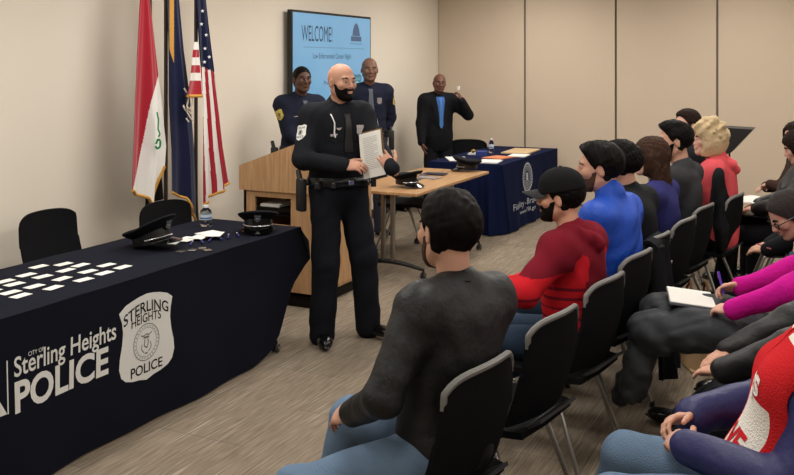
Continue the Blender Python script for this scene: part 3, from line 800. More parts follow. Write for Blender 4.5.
flat2d('city_lettering', [fit_text('Sterling Heights', 2.69, 3.285, .462, .572, .012), fit_text('CITY OF', 2.765, 2.85, .556, .574), fit_text('POLICE', 2.69, 3.235, .335, .470, .03),
    line2d([(2.655, .35), (2.655, .57)], .006)], onc(.003), WHITE, cl)
flat2d('corner_emblem', [poly2d([(2.50, .56), (2.535, .56), (2.65, .352), (2.60, .352)]), poly2d([(2.50, .56), (2.535, .56), (2.43, .352), (2.38, .352)]), line2d([(2.44, .42), (2.60, .42)], .03)], onc(.003), WHITE, cl)
bp = [(3.305, .600), (3.35, .628), (3.40, .640), (3.45, .650), (3.50, .655), (3.55, .650), (3.60, .640), (3.65, .625), (3.69, .598), (3.675, .55), (3.668, .50), (3.675, .44), (3.69, .38), (3.695, .33), (3.68, .285), (3.65, .26), (3.60, .245), (3.55, .238), (3.50, .225), (3.45, .238), (3.40, .245), (3.35, .26), (3.32, .285), (3.305, .33), (3.31, .38), (3.325, .44), (3.332, .50), (3.325, .55)]
em_ = flat2d('badge_emblem', [solid_poly(bp, 4)], onc(.003), WHITE, cl)
def arch(t, c, k): return [(u, v-k*(u-c)**2) for u, v in t[0]], t[1]
for t_ in (arch(fit_text('STERLING', 3.335, 3.655, .565, .620, .012), 3.495, 1.6), arch(fit_text('HEIGHTS', 3.39, 3.60, .515, .560, .008), 3.495, .8), fit_text('POLICE', 3.385, 3.61, .262, .312, .012)): flat2d('badge_lettering', [t_], onc(.0045), INK, em_)
SEALG = mat('seal_grey', (120, 120, 118), rough=.8)
sp = [ring2d(3.495, .415, .088, .092), ring2d(3.495, .415, .070, .072)]
sp += [line2d([(3.455, .455), (3.475, .448), (3.495, .455), (3.515, .448), (3.535, .458)], .006), line2d([(3.475, .44), (3.515, .438)], .01), line2d([(3.485, .43), (3.48, .40), (3.50, .385), (3.51, .41), (3.505, .43)], .006),
       line2d([(3.465, .41), (3.46, .385), (3.48, .365)], .005), line2d([(3.525, .41), (3.53, .385), (3.51, .365)], .005), line2d([(3.485, .36), (3.505, .36)], .008)]
for k in range(26):
    a = 2*PI*k/26; sp.append(line2d([(3.495+.075*math.cos(a), .415+.075*math.sin(a)), (3.495+.083*math.cos(a), .415+.083*math.sin(a))], .004))
flat2d('badge_seal', sp, onc(.0045), SEALG, em_)

# ------------------------------------------------------------------ bureau table cloth
def bx(y, z):
    d = 1-z/.745
    return -3.085 + d*(.014*math.sin(y*9)+.008*math.sin(y*21+1)) + .02*d
def bf(u, v, k=0):
    z = .748-v*.735; y0 = 8.90+.17*v*(1-u)**6*1.; y = y0+u*(10.99-y0)
    return (bx(y, z)-k, y, z)
b = B()
b.grid(bf, 60, 14, lambda u, v: bf(u, v, .004))
b.grid(lambda u, v: (-3.086-.84*u, 8.90+2.06*v, .7485), 8, 20, lambda u, v: (-3.086-.84*u, 8.90+2.06*v, .743))
def be(u, v, k=0):
    z = .748-v*.735; return (-3.086-.84*u+.03*v, 8.90-.02*v+v*(.03*math.sin(u*26)+.02*math.sin(u*55+1))+.19*v*max(0, 1-u*5)**2+k, z)
b.grid(be, 60, 12, lambda u, v: be(u, v, .004))
b.grid(lambda u, v: (-3.926-.02*v, 8.90+2.06*u, .748-.6*v), 20, 6, lambda u, v: (-3.922-.02*v, 8.90+2.06*u, .748-.6*v))
b.grid(lambda u, v: (-3.086-.84*u, 10.96+.03*v, .748-.7*v), 10, 6, lambda u, v: (-3.086-.84*u, 10.955+.03*v, .748-.7*v))
c2 = b.obj('tablecloth', NAVYB, None, smooth=True, angle=50)
tag(c2, 'royal navy tablecloth with a round white seal on the table near the back wall', 'tablecloth')
onb = lambda k: (lambda u, v: (bx(u, v)+k, u, v))
GP = mat('pale_seal_print', (176, 182, 190), rough=.8)
sp = [ring2d(9.73, .53, .118, .128), ring2d(9.73, .53, .078, .084)]
for k in range(28):
    a = 2*PI*k/28; cu, cv = 9.73+.155*math.cos(a), .53+.155*math.sin(a); sp.append(ring2d(cu, cv, .0, .015, 8))
sp.append(ring2d(9.73, .53, .142, .156, 40))
for k in range(22):
    a = 2*PI*k/22; sp.append(line2d([(9.73+.09*math.cos(a), .53+.09*math.sin(a)), (9.73+.112*math.cos(a), .53+.112*math.sin(a))], .011))
sp += [solid_poly(sized(SHIELD, .075, .095, 9.73, .535), 1), line2d([(9.685, .50), (9.70, .475), (9.73, .465), (9.76, .475), (9.775, .50)], .012)]
flat2d('round_seal', sp, onb(.003), GP, c2)
for t_ in (fit_text('Fidelity -', 9.20, 9.68, .205, .295, .004), fit_text('Bravery -', 9.72, 10.22, .205, .295, .004), fit_text('Integrity', 10.27, 10.72, .205, .295, .004), fit_text('www.FBI.gov', 9.46, 9.98, .135, .195, .003)): flat2d('motto_lettering', [t_], onb(.003), GP, c2)

# ------------------------------------------------------------------ things on the police table
TZ = .7495
cards = [((-3.7,3.39),'back',1),((-3.63,3.49),'back',2),((-3.53,3.51),'back',3),((-3.41,3.57),'back',4),((-3.30,3.57),'back',5),
 ((-3.61,3.23),'second',1),((-3.51,3.24),'second',2),((-3.51,3.39),'second',3),((-3.39,3.42),'second',4),((-3.29,3.43),'second',5),
 ((-3.60,3.09),'third',1),((-3.51,3.07),'third',2),((-3.39,3.08),'third',3),((-3.39,3.25),'third',4),((-3.28,3.28),'third',5),
 ((-3.40,2.95),'front',1),((-3.31,2.93),'front',2),((-3.29,3.10),'front',3),((-3.50,2.93),'front',0)]
nth = ['first', 'second', 'third', 'fourth', 'fifth', 'sixth']
for i, ((x, y), row, k) in enumerate(cards):
    if row == 'front': k += 1
    a = R(rnd.uniform(-6, 6)); m3 = Matrix.Rotation(a, 3, 'Z')
    o = B().box((-.026, -.046, 0), (.026, .046, .0012), rot=m3).obj('business_card', PAPER); o.location = (x, y, TZ+.0006)
    tag(o, 'small white card lying on the navy cloth, %s from the left in the %s row' % (nth[k-1], row), 'card', 'cards spread on the police table')

def police_cap(loc, rot, label, group='peaked police caps', sil=True):
    r = empty('peaked_cap', loc, 0, label, 'cap', group); r.rotation_euler = rot
    cm = mat('cap_navy', (17, 18, 24), rough=.75, bump=.15, bscale=500)
    E_ = lambda a, rr, z: (rr*1.08*math.cos(a), rr*.94*math.sin(a), z)
    def band(u, v, k=0): a = u*2*PI; return E_(a, .094-k, .002+.046*v+.022*v*max(0, math.cos(a)))
    B().grid(lambda u, v: band(u, v), 40, 4, lambda u, v: band(u, v, .004)).obj('band', mat('cap_band', (10, 10, 12), rough=.35), r, smooth=True)
    def crown(u, v):
        a = u*2*PI; pr = [(.094, .046), (.112, .058), (.130, .072), (.137, .082), (.132, .089), (.105, .094), (.06, .094), (.0005, .093)]
        t = v*7; i = min(int(t), 6); q = t-i; rr = pr[i][0]+(pr[i+1][0]-pr[i][0])*q; z = pr[i][1]+(pr[i+1][1]-pr[i][1])*q
        cz = math.cos(a)*rr/.137
        return E_(a, rr, z+.030*max(0, cz)+.008*cz)
    B().grid(crown, 48, 14).obj('crown', cm, r, smooth=True, angle=60)
    def vis(u, v, k=0):
        a = (u-.5)*R(130); rr = .095+v*.055*math.cos(a*.9)**.8; return E_(a, rr, .010-.030*v*math.cos(a)-k+.006)
    B().grid(lambda u, v: vis(u, v), 24, 6, lambda u, v: vis(u, v, .003)).obj('visor', mat('patent_black', (8, 8, 9), rough=.08), r, smooth=True)
    B().tube([Vector(E_((k/16-.5)*R(150), .099, .020+.004*math.cos((k/16-.5)*2))) for k in range(17)], .004, 8).obj('strap', SILVER if sil else MATS['patent_black'], r, smooth=True)
    bd = [(-.5, .30), (-.25, .5), (0, .38), (.25, .5), (.5, .30), (.40, 0), (.46, -.25), (0, -.55), (-.46, -.25), (-.40, 0)]
    b = B(); F0 = lambda k: (lambda u, v: (.110+k+(v+.02)*.35, u, .078+v)); b.prism(sized(bd, .042, .052), F0(0), F0(.004)); bo = b.obj('badge', SILVER, r)
    B().lathe([(0, .003), (.009, .002), (.011, 0)], 16, (.1165, 0, .078), Matrix.Rotation(PI/2-.3, 3, 'Y')).obj('badge_seal', SEALG, bo, smooth=True)
    for q in (1, -1): B().lathe([(0, .004), (.004, .003), (.005, 0)], 10, E_(q*R(75), .099, .024), Matrix.Rotation(PI/2, 3, 'Y')).obj('button', SILVER, r, smooth=True)
    return r
police_cap((-3.50, 4.03, TZ+.024), (0, R(-14), R(4)), 'black peaked police cap tipped back beside the pens, its badge pointing right').scale = (1.12, 1.12, 1.12)
police_cap((-3.25, 4.72, TZ+.023), (0, R(0), R(-58)), 'black peaked police cap at the far end of the navy cloth, badge towards the camera')
police_cap((-3.30, 7.02, .743+.023), (0, R(0), R(-10)), 'black peaked cap on the oak training table')
police_cap((-3.25, 8.32, .743+.023), (0, 0, R(200)), 'black peaked cap at the far corner of the oak training table')

# water bottles
def bottle(loc, label, h=.15, s=1.):
    r = empty('water_bottle', loc, 0, label, 'bottle')
    gm = mat('clear_plastic', (235, 240, 242), rough=.05, trans=1., ior=1.2)
    k = h/.19
    B().lathe([(0, .001), (.026, .0), (.030, .006), (.030, .05*k), (.0285, .055*k), (.030, .06*k), (.030, .12*k), (.026, .145*k), (.013, .168*k), (.012, .178*k), (0, .178*k)], 24).obj('shell', gm, r, smooth=True)
    B().lathe([(.0308, .065*k), (.0308, .112*k)], 24).obj('label', [mat('bottle_label', (205, 216, 228), rough=.5)], r, smooth=True)
    B().lathe([(.0312, .072*k), (.0312, .086*k)], 24).obj('label_stripe', mat('label_blue', (60, 110, 170), rough=.5), r, smooth=True)
    B().lathe([(0, .195*k), (.0135, .194*k), (.0142, .190*k), (.0142, .172*k), (0, .172*k)], 20).obj('cap', mat('white_cap', (225, 225, 225), rough=.4), r, smooth=True)
    return r
bottle((-3.66, 4.72, TZ), 'small clear water bottle with a pale label on the far end of the navy cloth').scale = (1.3, 1.3, .88)
bottle((-3.62, 10.05, TZ), 'small clear water bottle on the royal navy cloth by the back wall', .17)

# folded leaflets with navy pens, small clear-wrapped pins
for i, (x, y, a) in enumerate(((-3.50, 4.20, 20), (-3.46, 4.28, 8), (-3.42, 4.36, 12), (-3.44, 4.46, -14), (-3.36, 4.42, 25))):
    o = B().box((-.045, -.07, 0), (.045, .07, .004), .001, rot=Matrix.Rotation(R(a), 3, 'Z')).obj('folded_leaflet', PAPER); o.location = (x, y, TZ+.001+.0045*i)
    tag(o, 'white folded leaflet in the fan between cap and bottle, %s from the left' % nth[i], 'leaflet', 'white leaflets fanned on the navy cloth')
for i, (x, y, a) in enumerate(((-3.36, 4.20, 122), (-3.34, 4.27, 135), (-3.33, 4.34, 118), (-3.31, 4.40, 140), (-3.29, 4.46, 125), (-3.27, 4.53, 132))):
    d = Vector((math.cos(R(a)), math.sin(R(a)), 0)); c = Vector((x, y, TZ+.008+(.018 if i < 4 else .004)*0))
    r = empty('pen', c, 0, 'navy and white pen in front of the leaflets, %s from the left' % nth[i], 'pen', 'pens on the navy cloth')
    B().tube([-d*.065, d*.03], .0058, 10).obj('barrel', mat('pen_navy', (36, 38, 110), rough=.3), r, smooth=True)
    B().tube([d*.03, d*.06, d*.07], [.0055, .0045, .001], 10).obj('tip', mat('pen_white', (220, 220, 228), rough=.3), r, smooth=True)
for i, (x, y) in enumerate(((-3.27, 4.00), (-3.24, 4.06), (-3.22, 4.12), (-3.16, 4.09))):
    o = B().box((-.022, -.022, 0), (.022, .022, .006), .002, rot=Matrix.Rotation(R(20*i), 3, 'Z')).obj('wrapped_pin', mat('foil_wrap', (120, 118, 110), rough=.2, metal=.7)); o.location = (x, y, TZ+.001)
    tag(o, 'small shiny wrapped pin before the tipped cap, %s from the left' % nth[i], 'pin', 'wrapped pins on the navy cloth')

# things on the oak table: glossy brochures
for i, (x, y, a, c, w) in enumerate(((-3.50, 7.50, 12, (60, 60, 72), 'dark'), (-3.38, 7.66, -8, (150, 140, 138), 'pale'), (-3.56, 7.78, 30, (96, 78, 84), 'mauve'), (-3.42, 7.92, 5, (40, 44, 60), 'navy'))):
    r = B().box((-.11, -.075, 0), (.11, .075, .003), rot=Matrix.Rotation(R(a), 3, 'Z')).obj('brochure', mat('brochure_'+w, c, rough=.35, vary=.5, vscale=22)); r.location = (x, y, .7405+.0032*i)
    tag(r, w+' glossy brochure lying on the oak training table', 'brochure', 'brochures on the oak table')
# things on the bureau table
def sheet(name, x, y, w, l, a, z, m, label, cat, h=.004):
    o = B().box((-w/2, -l/2, 0), (w/2, l/2, h), rot=Matrix.Rotation(R(a), 3, 'Z')).obj(name, m); o.location = (x, y, TZ+z); return tag(o, label, cat)
ORG = mat('orange_folder', (206, 128, 92), rough=.6); TAN = mat('tan_folder', (205, 176, 138), rough=.6)
sheet('paper_stack', -3.30, 9.12, .22, .30, 8, .001, PAPER, 'stack of white papers on the near corner of the royal navy cloth', 'papers', .012)
sheet('paper_stack', -3.72, 9.22, .22, .40, 30, .001, PAPER, 'loose white papers on the left side of the royal navy cloth', 'papers', .008)
sheet('orange_folder', -3.36, 9.55, .24, .30, -15, .001, ORG, 'orange folder behind the white papers on the royal navy cloth', 'folder', .010)
sheet('white_booklet', -3.22, 9.86, .2, .28, 5, .001, PAPER, 'white booklet in the middle of the royal navy cloth', 'booklet', .010)
sheet('tan_folder', -3.35, 10.35, .32, .62, 3, .001, TAN, 'wide tan folder at the far end of the royal navy cloth', 'folder', .014)
sheet('blue_box', -3.62, 9.72, .12, .16, 15, .001, mat('blue_card', (40, 58, 128), rough=.5), 'small blue carton on the royal navy cloth', 'carton', .05)
o = sheet('white_tray', -3.72, 9.80, .14, .16, 0, .001, PAPER, 'white tray with yellow sweets left of the blue carton', 'tray', .02)
for k in range(5):
    B().lathe([(0, 0), (.016, .004), (.02, .016), (.012, .03), (0, .034)], 12, (rnd.uniform(-.045, .045), rnd.uniform(-.05, .05), .02)).obj('sweet', mat('sweet_yellow' if k % 2 else 'sweet_black', (214, 170, 60) if k % 2 else (36, 30, 28), rough=.5), o, smooth=True)

# ------------------------------------------------------------------ flags
PX = -4.50
AH = math.atan(435/900); CS, SN = math.cos(AH), math.sin(AH)
def on_pole_plane(px, py, dx=.0):   # measurement -> height and place along the left wall
    X = PX+dx; t = (px-397)/900; Y = X*(-CS-t*SN)/(SN-t*CS); return Y, 1.80-(py-64)*(-X*SN+Y*CS)/900
def flag(name, label, pole_px, rows, bot, colf, mats, folds, depth=.05, extra=None, phase=0., rot=0.):
    Yp, _ = on_pole_plane(pole_px, 120)
    r = empty(name, (PX-.02, Yp, 0), 0, label, 'flag', 'flags on poles behind the police table')
    B().tube([(0, 0, .05), (0, 0, 2.50)], .0145, 14).obj('pole', mat('flag_pole', (46, 34, 26), rough=.35), r, smooth=True)
    B().lathe([(0, 0), (.12, 0), (.12, .015), (.08, .03), (.03, .05), (.022, .09), (0, .09)], 28).obj('base', mat('flag_base', (60, 54, 44), rough=.4, metal=.4), r, smooth=True)
    B().lathe([(.016, 2.50), (.02, 2.515), (.01, 2.53), (.026, 2.58), (0, 2.68)], 4).obj('finial', mat('gilt', (190, 150, 70), rough=.3, metal=.8), r)
    ry = [on_pole_plane(*p)[1] for p in [(a, y) for y, a, c in rows]]
    L = [on_pole_plane(a, y)[0]-Yp for y, a, c in rows]; Rr = [on_pole_plane(c, y)[0]-Yp for y, a, c in rows]
    # continue above the frame to the pole's top
    zt = 2.46; ry = [zt]+ry; L = [L[0]*.6]+L; Rr = [Rr[0]*.6+.03]+Rr
    zs = ry[::-1]; Ls = L[::-1]; Rs = Rr[::-1]
    bu = [q[0] for q in bot]; bz = [on_pole_plane(200, 64)[1]*0+on_pole_plane(q[1], q[2])[1] for q in bot]
    def P(u, v, k=0):
        zb = interp(u, bu, bz); z = zt+(zb-zt)*v
        y = interp(z, zs, Ls)+(interp(z, zs, Rs)-interp(z, zs, Ls))*u
        amp = depth*min(1, v*1.3)
        x = .035+amp*(math.sin(u*folds*2*PI+phase+v*1.2)+.35*math.sin(u*folds*4.3*PI+v*5))+k
        return (x, y+.3*amp*math.cos(u*folds*2*PI+phase+v*1.2)*math.sin(PI*u), z)
    fg = B().grid(P, 110, 130, lambda u, v: P(u, v, -.004)).obj('flag_cloth', mats, r, smooth=True, colf=lambda c: colf(c, P, Yp), angle=80)
    B().tube([Vector(P(k/40, 1., 0)) for k in range(41)], .011, 8).obj('fringe', GOLD, fg, smooth=True)
    if extra: extra(r, fg, P, Yp)
    return r
def pxof(c, Yp):   # back to the measuring frame for laying out a flag's own pattern
    X, Y = PX-.02+c[0], c[1]+Yp; d = -X*SN+Y*CS; return 397+900*(X*CS+Y*SN)/d, 64+(1.80-c[2])*900/d
RED = mat('flag_red', (158, 30, 46), rough=.7, sheen=.3); WHT = mat('flag_white', (222, 220, 216), rough=.7); NVY = mat('flag_navy', (22, 28, 58), rough=.7, sheen=.2); FBK = mat('flag_black', (20, 19, 20), rough=.75)
GRN = mat('flag_green', (20, 120, 70), rough=.7)
def iraq(c, P, Yp):
    x, y = pxof(c, Yp); return 0 if x < interp(y, [60, 75, 110, 150, 195], [163, 158.5, 149, 141, 132]) else 1
def iraq_x(r, fg, P, Yp):
    def Q(u, v, k=0):
        z = on_pole_plane(160, 120+v*(86-6*u))[1]; y0 = on_pole_plane(153-v*2, 120)[0]-Yp; y1 = on_pole_plane(161+7*v, 120)[0]-Yp
        return (-.03-k+.02*math.sin(u*9), y0+(y1-y0)*u, z)
    B().grid(Q, 16, 20, lambda u, v: Q(u, v, .004)).obj('black_stripe', FBK, fg, smooth=True)
    g = lambda u, v: (.10, on_pole_plane(u, v, .08)[0]-Yp, on_pole_plane(u, v, .08)[1])
    flat2d('green_script', [line2d([(157, 112), (158.5, 120), (158, 129), (160, 134)], 1.5), line2d([(156, 144), (158, 139), (160.5, 141), (160, 147), (157, 149), (155.5, 146)], 2.), line2d([(160, 134), (158.5, 137)], 1.6)], g, GRN, fg)
flag('striped_flag', 'red, white and black flag with green script and gold fringe, left of the three', 152,
     [(0, 138, 149), (50, 134, 156), (100, 131, 162), (150, 130, 165), (207, 129, 160)], [(0, 130, 190), (.45, 141, 198), (.75, 152, 207), (.88, 157, 190), (1, 163, 166)], iraq, [RED, WHT], 1.6, .03, iraq_x, 1.)
def mich(c, P, Yp):
    x, y = pxof(c, Yp); return 1 if (169.5 < x < 174 and y < 48+(x-169)*3) else 0
def mich_x(r, fg, P, Yp):
    g = lambda u, v: (.10, on_pole_plane(u, v, .08)[0]-Yp, on_pole_plane(u, v, .08)[1])
    flat2d('coat_of_arms', [ring2d(187.5, 100, 4.2, 5.6, 20, R(-60), R(150), 2.1), line2d([(184, 88), (189, 96), (187, 106), (191, 114)], 1.6), line2d([(185, 108), (190, 117), (193, 121)], 1.2), line2d([(186, 118), (189, 122)], 1.2)], g, mat('arms_pale', (186, 176, 160), rough=.7), fg)
flag('state_flag', 'dark blue flag with a coat of arms and gold fringe, middle of the three', 168,
     [(0, 165, 178), (50, 166, 183), (100, 167, 190), (150, 171, 195), (200, 172, 199), (225, 172, 200)], [(0, 172, 192), (.4, 183, 198), (.5, 186, 206), (1, 199, 224)], mich, [NVY, GOLD], 1.4, .03, mich_x, 2.)
def usa(c, P, Yp):
    x, y = pxof(c, Yp)
    if y < 66+(x-200)*.4: return 2
    l = interp(y, [70, 200], [199, 200]); rr = interp(y, [70, 100, 150, 185], [213.5, 217, 223, 229]); return 0 if int(max(0, (x-l)/(rr-l))*4.99) % 2 == 0 else 1
def star2d(cu, cv, q, n=5): return [(cu+q*(1 if k % 2 == 0 else .42)*math.sin(PI*k/n), cv-q*(1 if k % 2 == 0 else .42)*math.cos(PI*k/n)) for k in range(2*n)]
def usa_x(r, fg, P, Yp):
    g = lambda u, v: (.11, on_pole_plane(u, v, .09)[0]-Yp, on_pole_plane(u, v, .09)[1])
    for a, c in ((202.5, 11), (206.2, 35), (205, 48.5), (209.3, 57), (204.5, 62), (201.5, 24)): flat2d('star', [poly2d(star2d(a, c, 2.0))], g, mat('star_white', (215, 215, 215), rough=.7), fg)
    def Q(u, v, k=0):
        px = interp(v, [0, 1], [194, 186.5])+u*(interp(v, [0, 1], [200, 201])-interp(v, [0, 1], [194, 186.5])); py = 42+v*54
        Y, z = on_pole_plane(px, py, .1); return (.12-k+.015*math.sin(u*5+v*2), Y-Yp, z)
    t = B().grid(Q, 10, 28, lambda u, v: Q(u, v, .004)).obj('folded_edge', [RED, WHT], fg, smooth=True, colf=lambda c: [1, 0, 1, 0, 1, 0, 0][min(6, max(0, int((pxof(c, Yp)[1]-41.5)/7.9)))])
    B().tube([Vector(Q(k/8, 1.)) for k in range(9)], .012, 8).obj('folded_fringe', GOLD, fg, smooth=True)
flag('national_flag', 'stars and stripes flag with gold fringe, right of the three', 198,
     [(0, 195, 205), (50, 197, 211), (100, 200, 217), (150, 200, 223), (186, 200, 229), (205, 200, 230)], [(0, 201, 204), (.35, 210, 196), (1, 229, 183)], usa, [RED, WHT, NVY], 1.8, .035, usa_x, 0.)
# ------------------------------------------------------------------ people: helpers for dress
def toloc(loc, yaw):
    Ri = rotm(yaw).T
    def f(x, y, z): return tuple(Ri @ (V(x, y, z)-V(loc[0], loc[1], 0)))
    def g(x, y, z): return tuple(Ri @ V(x, y, z))
    return f, g
def wrap_band(D, name, h, hh, m, trees, off=.006, th=.006, parent=None, rz=.05):
    return drape(name, trees, lambda u, v: (D['up'](h+hh*(v-.5))+.5*V(math.cos(2*PI*u), math.sin(2*PI*u), 0), (-math.cos(2*PI*u), -math.sin(2*PI*u), 0)), 48, 2, m, parent or D['root'], off, th)
def front_strip(D, name, pts, m, trees, off=.006, th=.003, nu=4, nv=14, parent=None, colf=None):
    """pts: list of (h, y, width) from top to bottom on the chest"""
    hs_, ys_, ws_ = zip(*pts); k = np.linspace(0, 1, len(pts)); fx = D['T'] @ V(1, 0, 0)
    def path(u, v):
        h, y, w = np.interp(v, k, hs_), np.interp(v, k, ys_), np.interp(v, k, ws_)
        return D['up'](h, .0, y+(u-.5)*w)+fx*.45, -fx
    return drape(name, trees, path, nu, nv, m, parent or D['root'], off, th, colf)
def chest_decal(D, name, h, y, pieces, m, trees, off=.008, parent=None):
    fx = D['T'] @ V(1, 0, 0); return decal(name, trees, D['up'](h, .1, y), -fx, D['T'] @ V(0, 0, 1), pieces, m, parent or D['root'], off)
def plate(D, name, h, y, pts, th, m, trees, parent=None):
    """small solid badge standing on the chest"""
    fx = D['T'] @ V(1, 0, 0); fy = D['T'] @ V(0, 1, 0); fz = D['T'] @ V(0, 0, 1)
    hh = hitfn(trees, .001)(D['up'](h, .5, y), -fx); hh = D['up'](h, .13, y) if hh is None else hh
    return B().prism(pts, lambda u, v: hh+fy*u+fz*v-fx*.006, lambda u, v: hh+fy*u+fz*v+fx*th).obj(name, m, parent or D['root'])
TIEG = mat('tie_grey', (88, 92, 102), rough=.6); TIEB = mat('tie_blue', (58, 110, 170), rough=.45)
def duty(D, trees, side=-1):
    belt = wrap_band(D, 'duty_belt', .055, .055, mat('belt_black', (14, 14, 15), rough=.3), trees, .008, .010)
    fx = D['T'] @ V(1, 0, 0)
    hb = V(*D['up'](.055, 0, 0))
    for a, nm, sz, m in ((0, 'buckle', (.012, .04, .03), SILVER), (-35, 'pouch', (.03, .035, .04), BLK), (38, 'pouch', (.03, .035, .04), BLK), (-62, 'pouch', (.035, .04, .05), BLK), (64, 'radio', (.035, .03, .075), BLK)):
        d = V(math.cos(R(a)), math.sin(R(a)), 0); p = hitfn(trees, .012)(hb+d*.5, -d)
        if p is None: p = hb+d*.15
        M3 = Matrix.Rotation(R(a), 3, 'Z')
        o = B().box([-q for q in (sz[0]*.5, sz[1]*.5, sz[2]*.5)], [sz[0]*.5, sz[1]*.5, sz[2]*.5], .004, rot=M3)
        for v in o.bm.verts: v.co += Vector(p+d*sz[0]*.4-V(0, 0, .01 if nm != 'buckle' else 0))
        po = o.obj(nm, m, belt)
        if nm == 'pouch':
            b = B().lathe([(0, .003), (.004, .002), (.005, 0)], 10, tuple(p+d*(sz[0]*.9)), Matrix.Rotation(R(a), 3, 'Z') @ Matrix.Rotation(PI/2, 3, 'Y')); b.obj('snap', SILVER, po)
    d = V(math.cos(R(side*95)), math.sin(R(side*95)), 0); p = hitfn(trees, .02)(hb+d*.5-V(0, 0, .03), -d)
    if p is None: p = hb+d*.18
    o = B().box((-.05, -.025, -.16), (.03, .025, .05), .012)
    o.tube([(-.02, 0, .03), (-.05, 0, .08), (-.06, 0, .10)], [.018, .017, .015], 10)
    for v in o.bm.verts: v.co += Vector(p+d*.03)
    o.obj('holster', BLK, belt, smooth=True)
def badge_and_tag(D, trees):
    bd = plate(D, 'chest_badge', .37, .085, sized(SHIELD, .052, .068), .006, SILVER, trees)
    plate(D, 'name_tag', .345, -.085, sized([(-.5, -.5), (.5, -.5), (.5, .5), (-.5, .5)], .065, .016), .004, SILVER, trees)
def pocket_lines(D, trees, m):
    for s_ in (1, -1):
        chest_decal(D, 'pocket_flap', .325, s_*.085, [solid_poly([(-.055, .02), (.055, .02), (.055, -.012), (0, -.03), (-.055, -.012)], 2)], m, trees, .006)

# --- officer in black, speaking
loc, yaw = (-2.90, 5.12), R(-34)
W2, D2 = toloc(loc, yaw)
UNI = mat('uniform_black', (28, 29, 34), rough=.82, bump=.35, bscale=120, spec=.3)
cl_ = V(.315, .075, 1.235); nL = nrm(rotm(yaw).T @ V(-.10, -.97, .16)); uL = nrm(rotm(yaw).T @ V(-.24, 0, 1)); uL = nrm(uL-nL*(uL @ nL)); rL = np.cross(uL, nL)
LW = cl_+rL*.135-uL*.125-nL*.015; LF = nrm(uL*.85-rL*.45+nL*.22); LN = nrm(-rL*.5-nL*.8)   # the left hand closes on the sheets' far edge
def extra_o1(F, up, J, s):
    F.ell(up(.24, .0, 0), (.122, .165, .14), None, .05); F.ell(up(.38, .02, 0), (.11, .165, .10), None, .05)
D = person('person', loc, yaw, 'bearded shaven-headed police officer in black uniform standing before the tables, holding papers', sc=1.035, lean=-.02,
    head=(8, 3, 0), vox=.0052, skin=(190, 142, 120), beard='full', brow='black',
    arms={'R': dict(t=(.235, -.075, 1.165), e=(-.35, -.9, -.35), f=(.75, .62, .02), n=(-.35, .45, -.75), c=.75), 'L': dict(t=tuple(LW), e=(-.6, .15, -.9), f=tuple(LF), n=tuple(LN), c=.55)},
    feet={'R': (.0, -.12, .09), 'L': (.03, .21, .09), 'Rd': (1, -.30, 0), 'Ld': (1, .42, 0)},
    top=dict(m=UNI, o=.034, so=.022, hem=-.05, fold=.006, fsc=1.4, collar=.045, extra=extra_o1, n='shirt', neck=UNI),
    pants=dict(m=mat('uniform_trousers', (24, 25, 31), rough=.85, bump=.25, bscale=150), o=.028, hem=.062, fold=.006), shoe=(12, 12, 13))
O1 = D; tr = [bvh(D['top']), bvh(D['legs'])]
duty(D, tr, -1); badge_and_tag(D, tr); pocket_lines(D, tr, UNI)
front_strip(D, 'front_placket', [(.45, 0, .03), (.3, 0, .03), (.10, 0, .03)], UNI, tr, .006, .003, 2, 12)
front_strip(D, 'tie', [(.475, 0, .045), (.45, 0, .03), (.30, 0, .055), (.24, 0, .06)], mat('tie_black', (16, 16, 19), rough=.5), tr, .010)
front_strip(D, 'white_lanyard', [(.475, -.10, .007), (.42, -.085, .007), (.36, -.09, .007), (.33, -.085, .007)], WHITE, tr, .010, .003, 1, 12)
plate(D, 'service_bar', .395, .085, sized([(-.5, -.5), (.5, -.5), (.5, .5), (-.5, .5)], .05, .014), .004, SILVER, tr)
plate(D, 'wings_pin', .385, -.06, [(-.022, .008), (-.004, .001), (0, .006), (.004, .001), (.022, .008), (.012, -.006), (0, -.012), (-.012, -.006)], .004, SILVER, tr)
def arm_patch(D, q, m, m2, trees, w=.075, h=.095, txt='POLICE'):
    j = D['J'][q]; sd = 1 if q == 'L' else -1
    c = j['sh']+(j['el']-j['sh'])*.34; d = V(-.45, -sd, 0)
    ax = -nrm(j['el']-j['sh'])
    p = decal('shoulder_patch', trees, c, d, ax, [solid_poly(sized(SHIELD, w, h), 4)], m, D['root'], .004)
    ps = [fit_text(txt, -w*.36, w*.36, -h*.36, -h*.22, .01), ring2d(0, .0, w*.16, w*.21, 20), solid_poly(sized(SHIELD, w*.2, h*.18), 1)] + ([fit_text('STERLING', -w*.38, w*.38, h*.24, h*.36, .01)] if m is WHITE else [])
    decal('patch_mark', trees, c, d, ax, ps, m2, p, .0055)
for q in 'RL': arm_patch(D, q, WHITE, INK, tr)
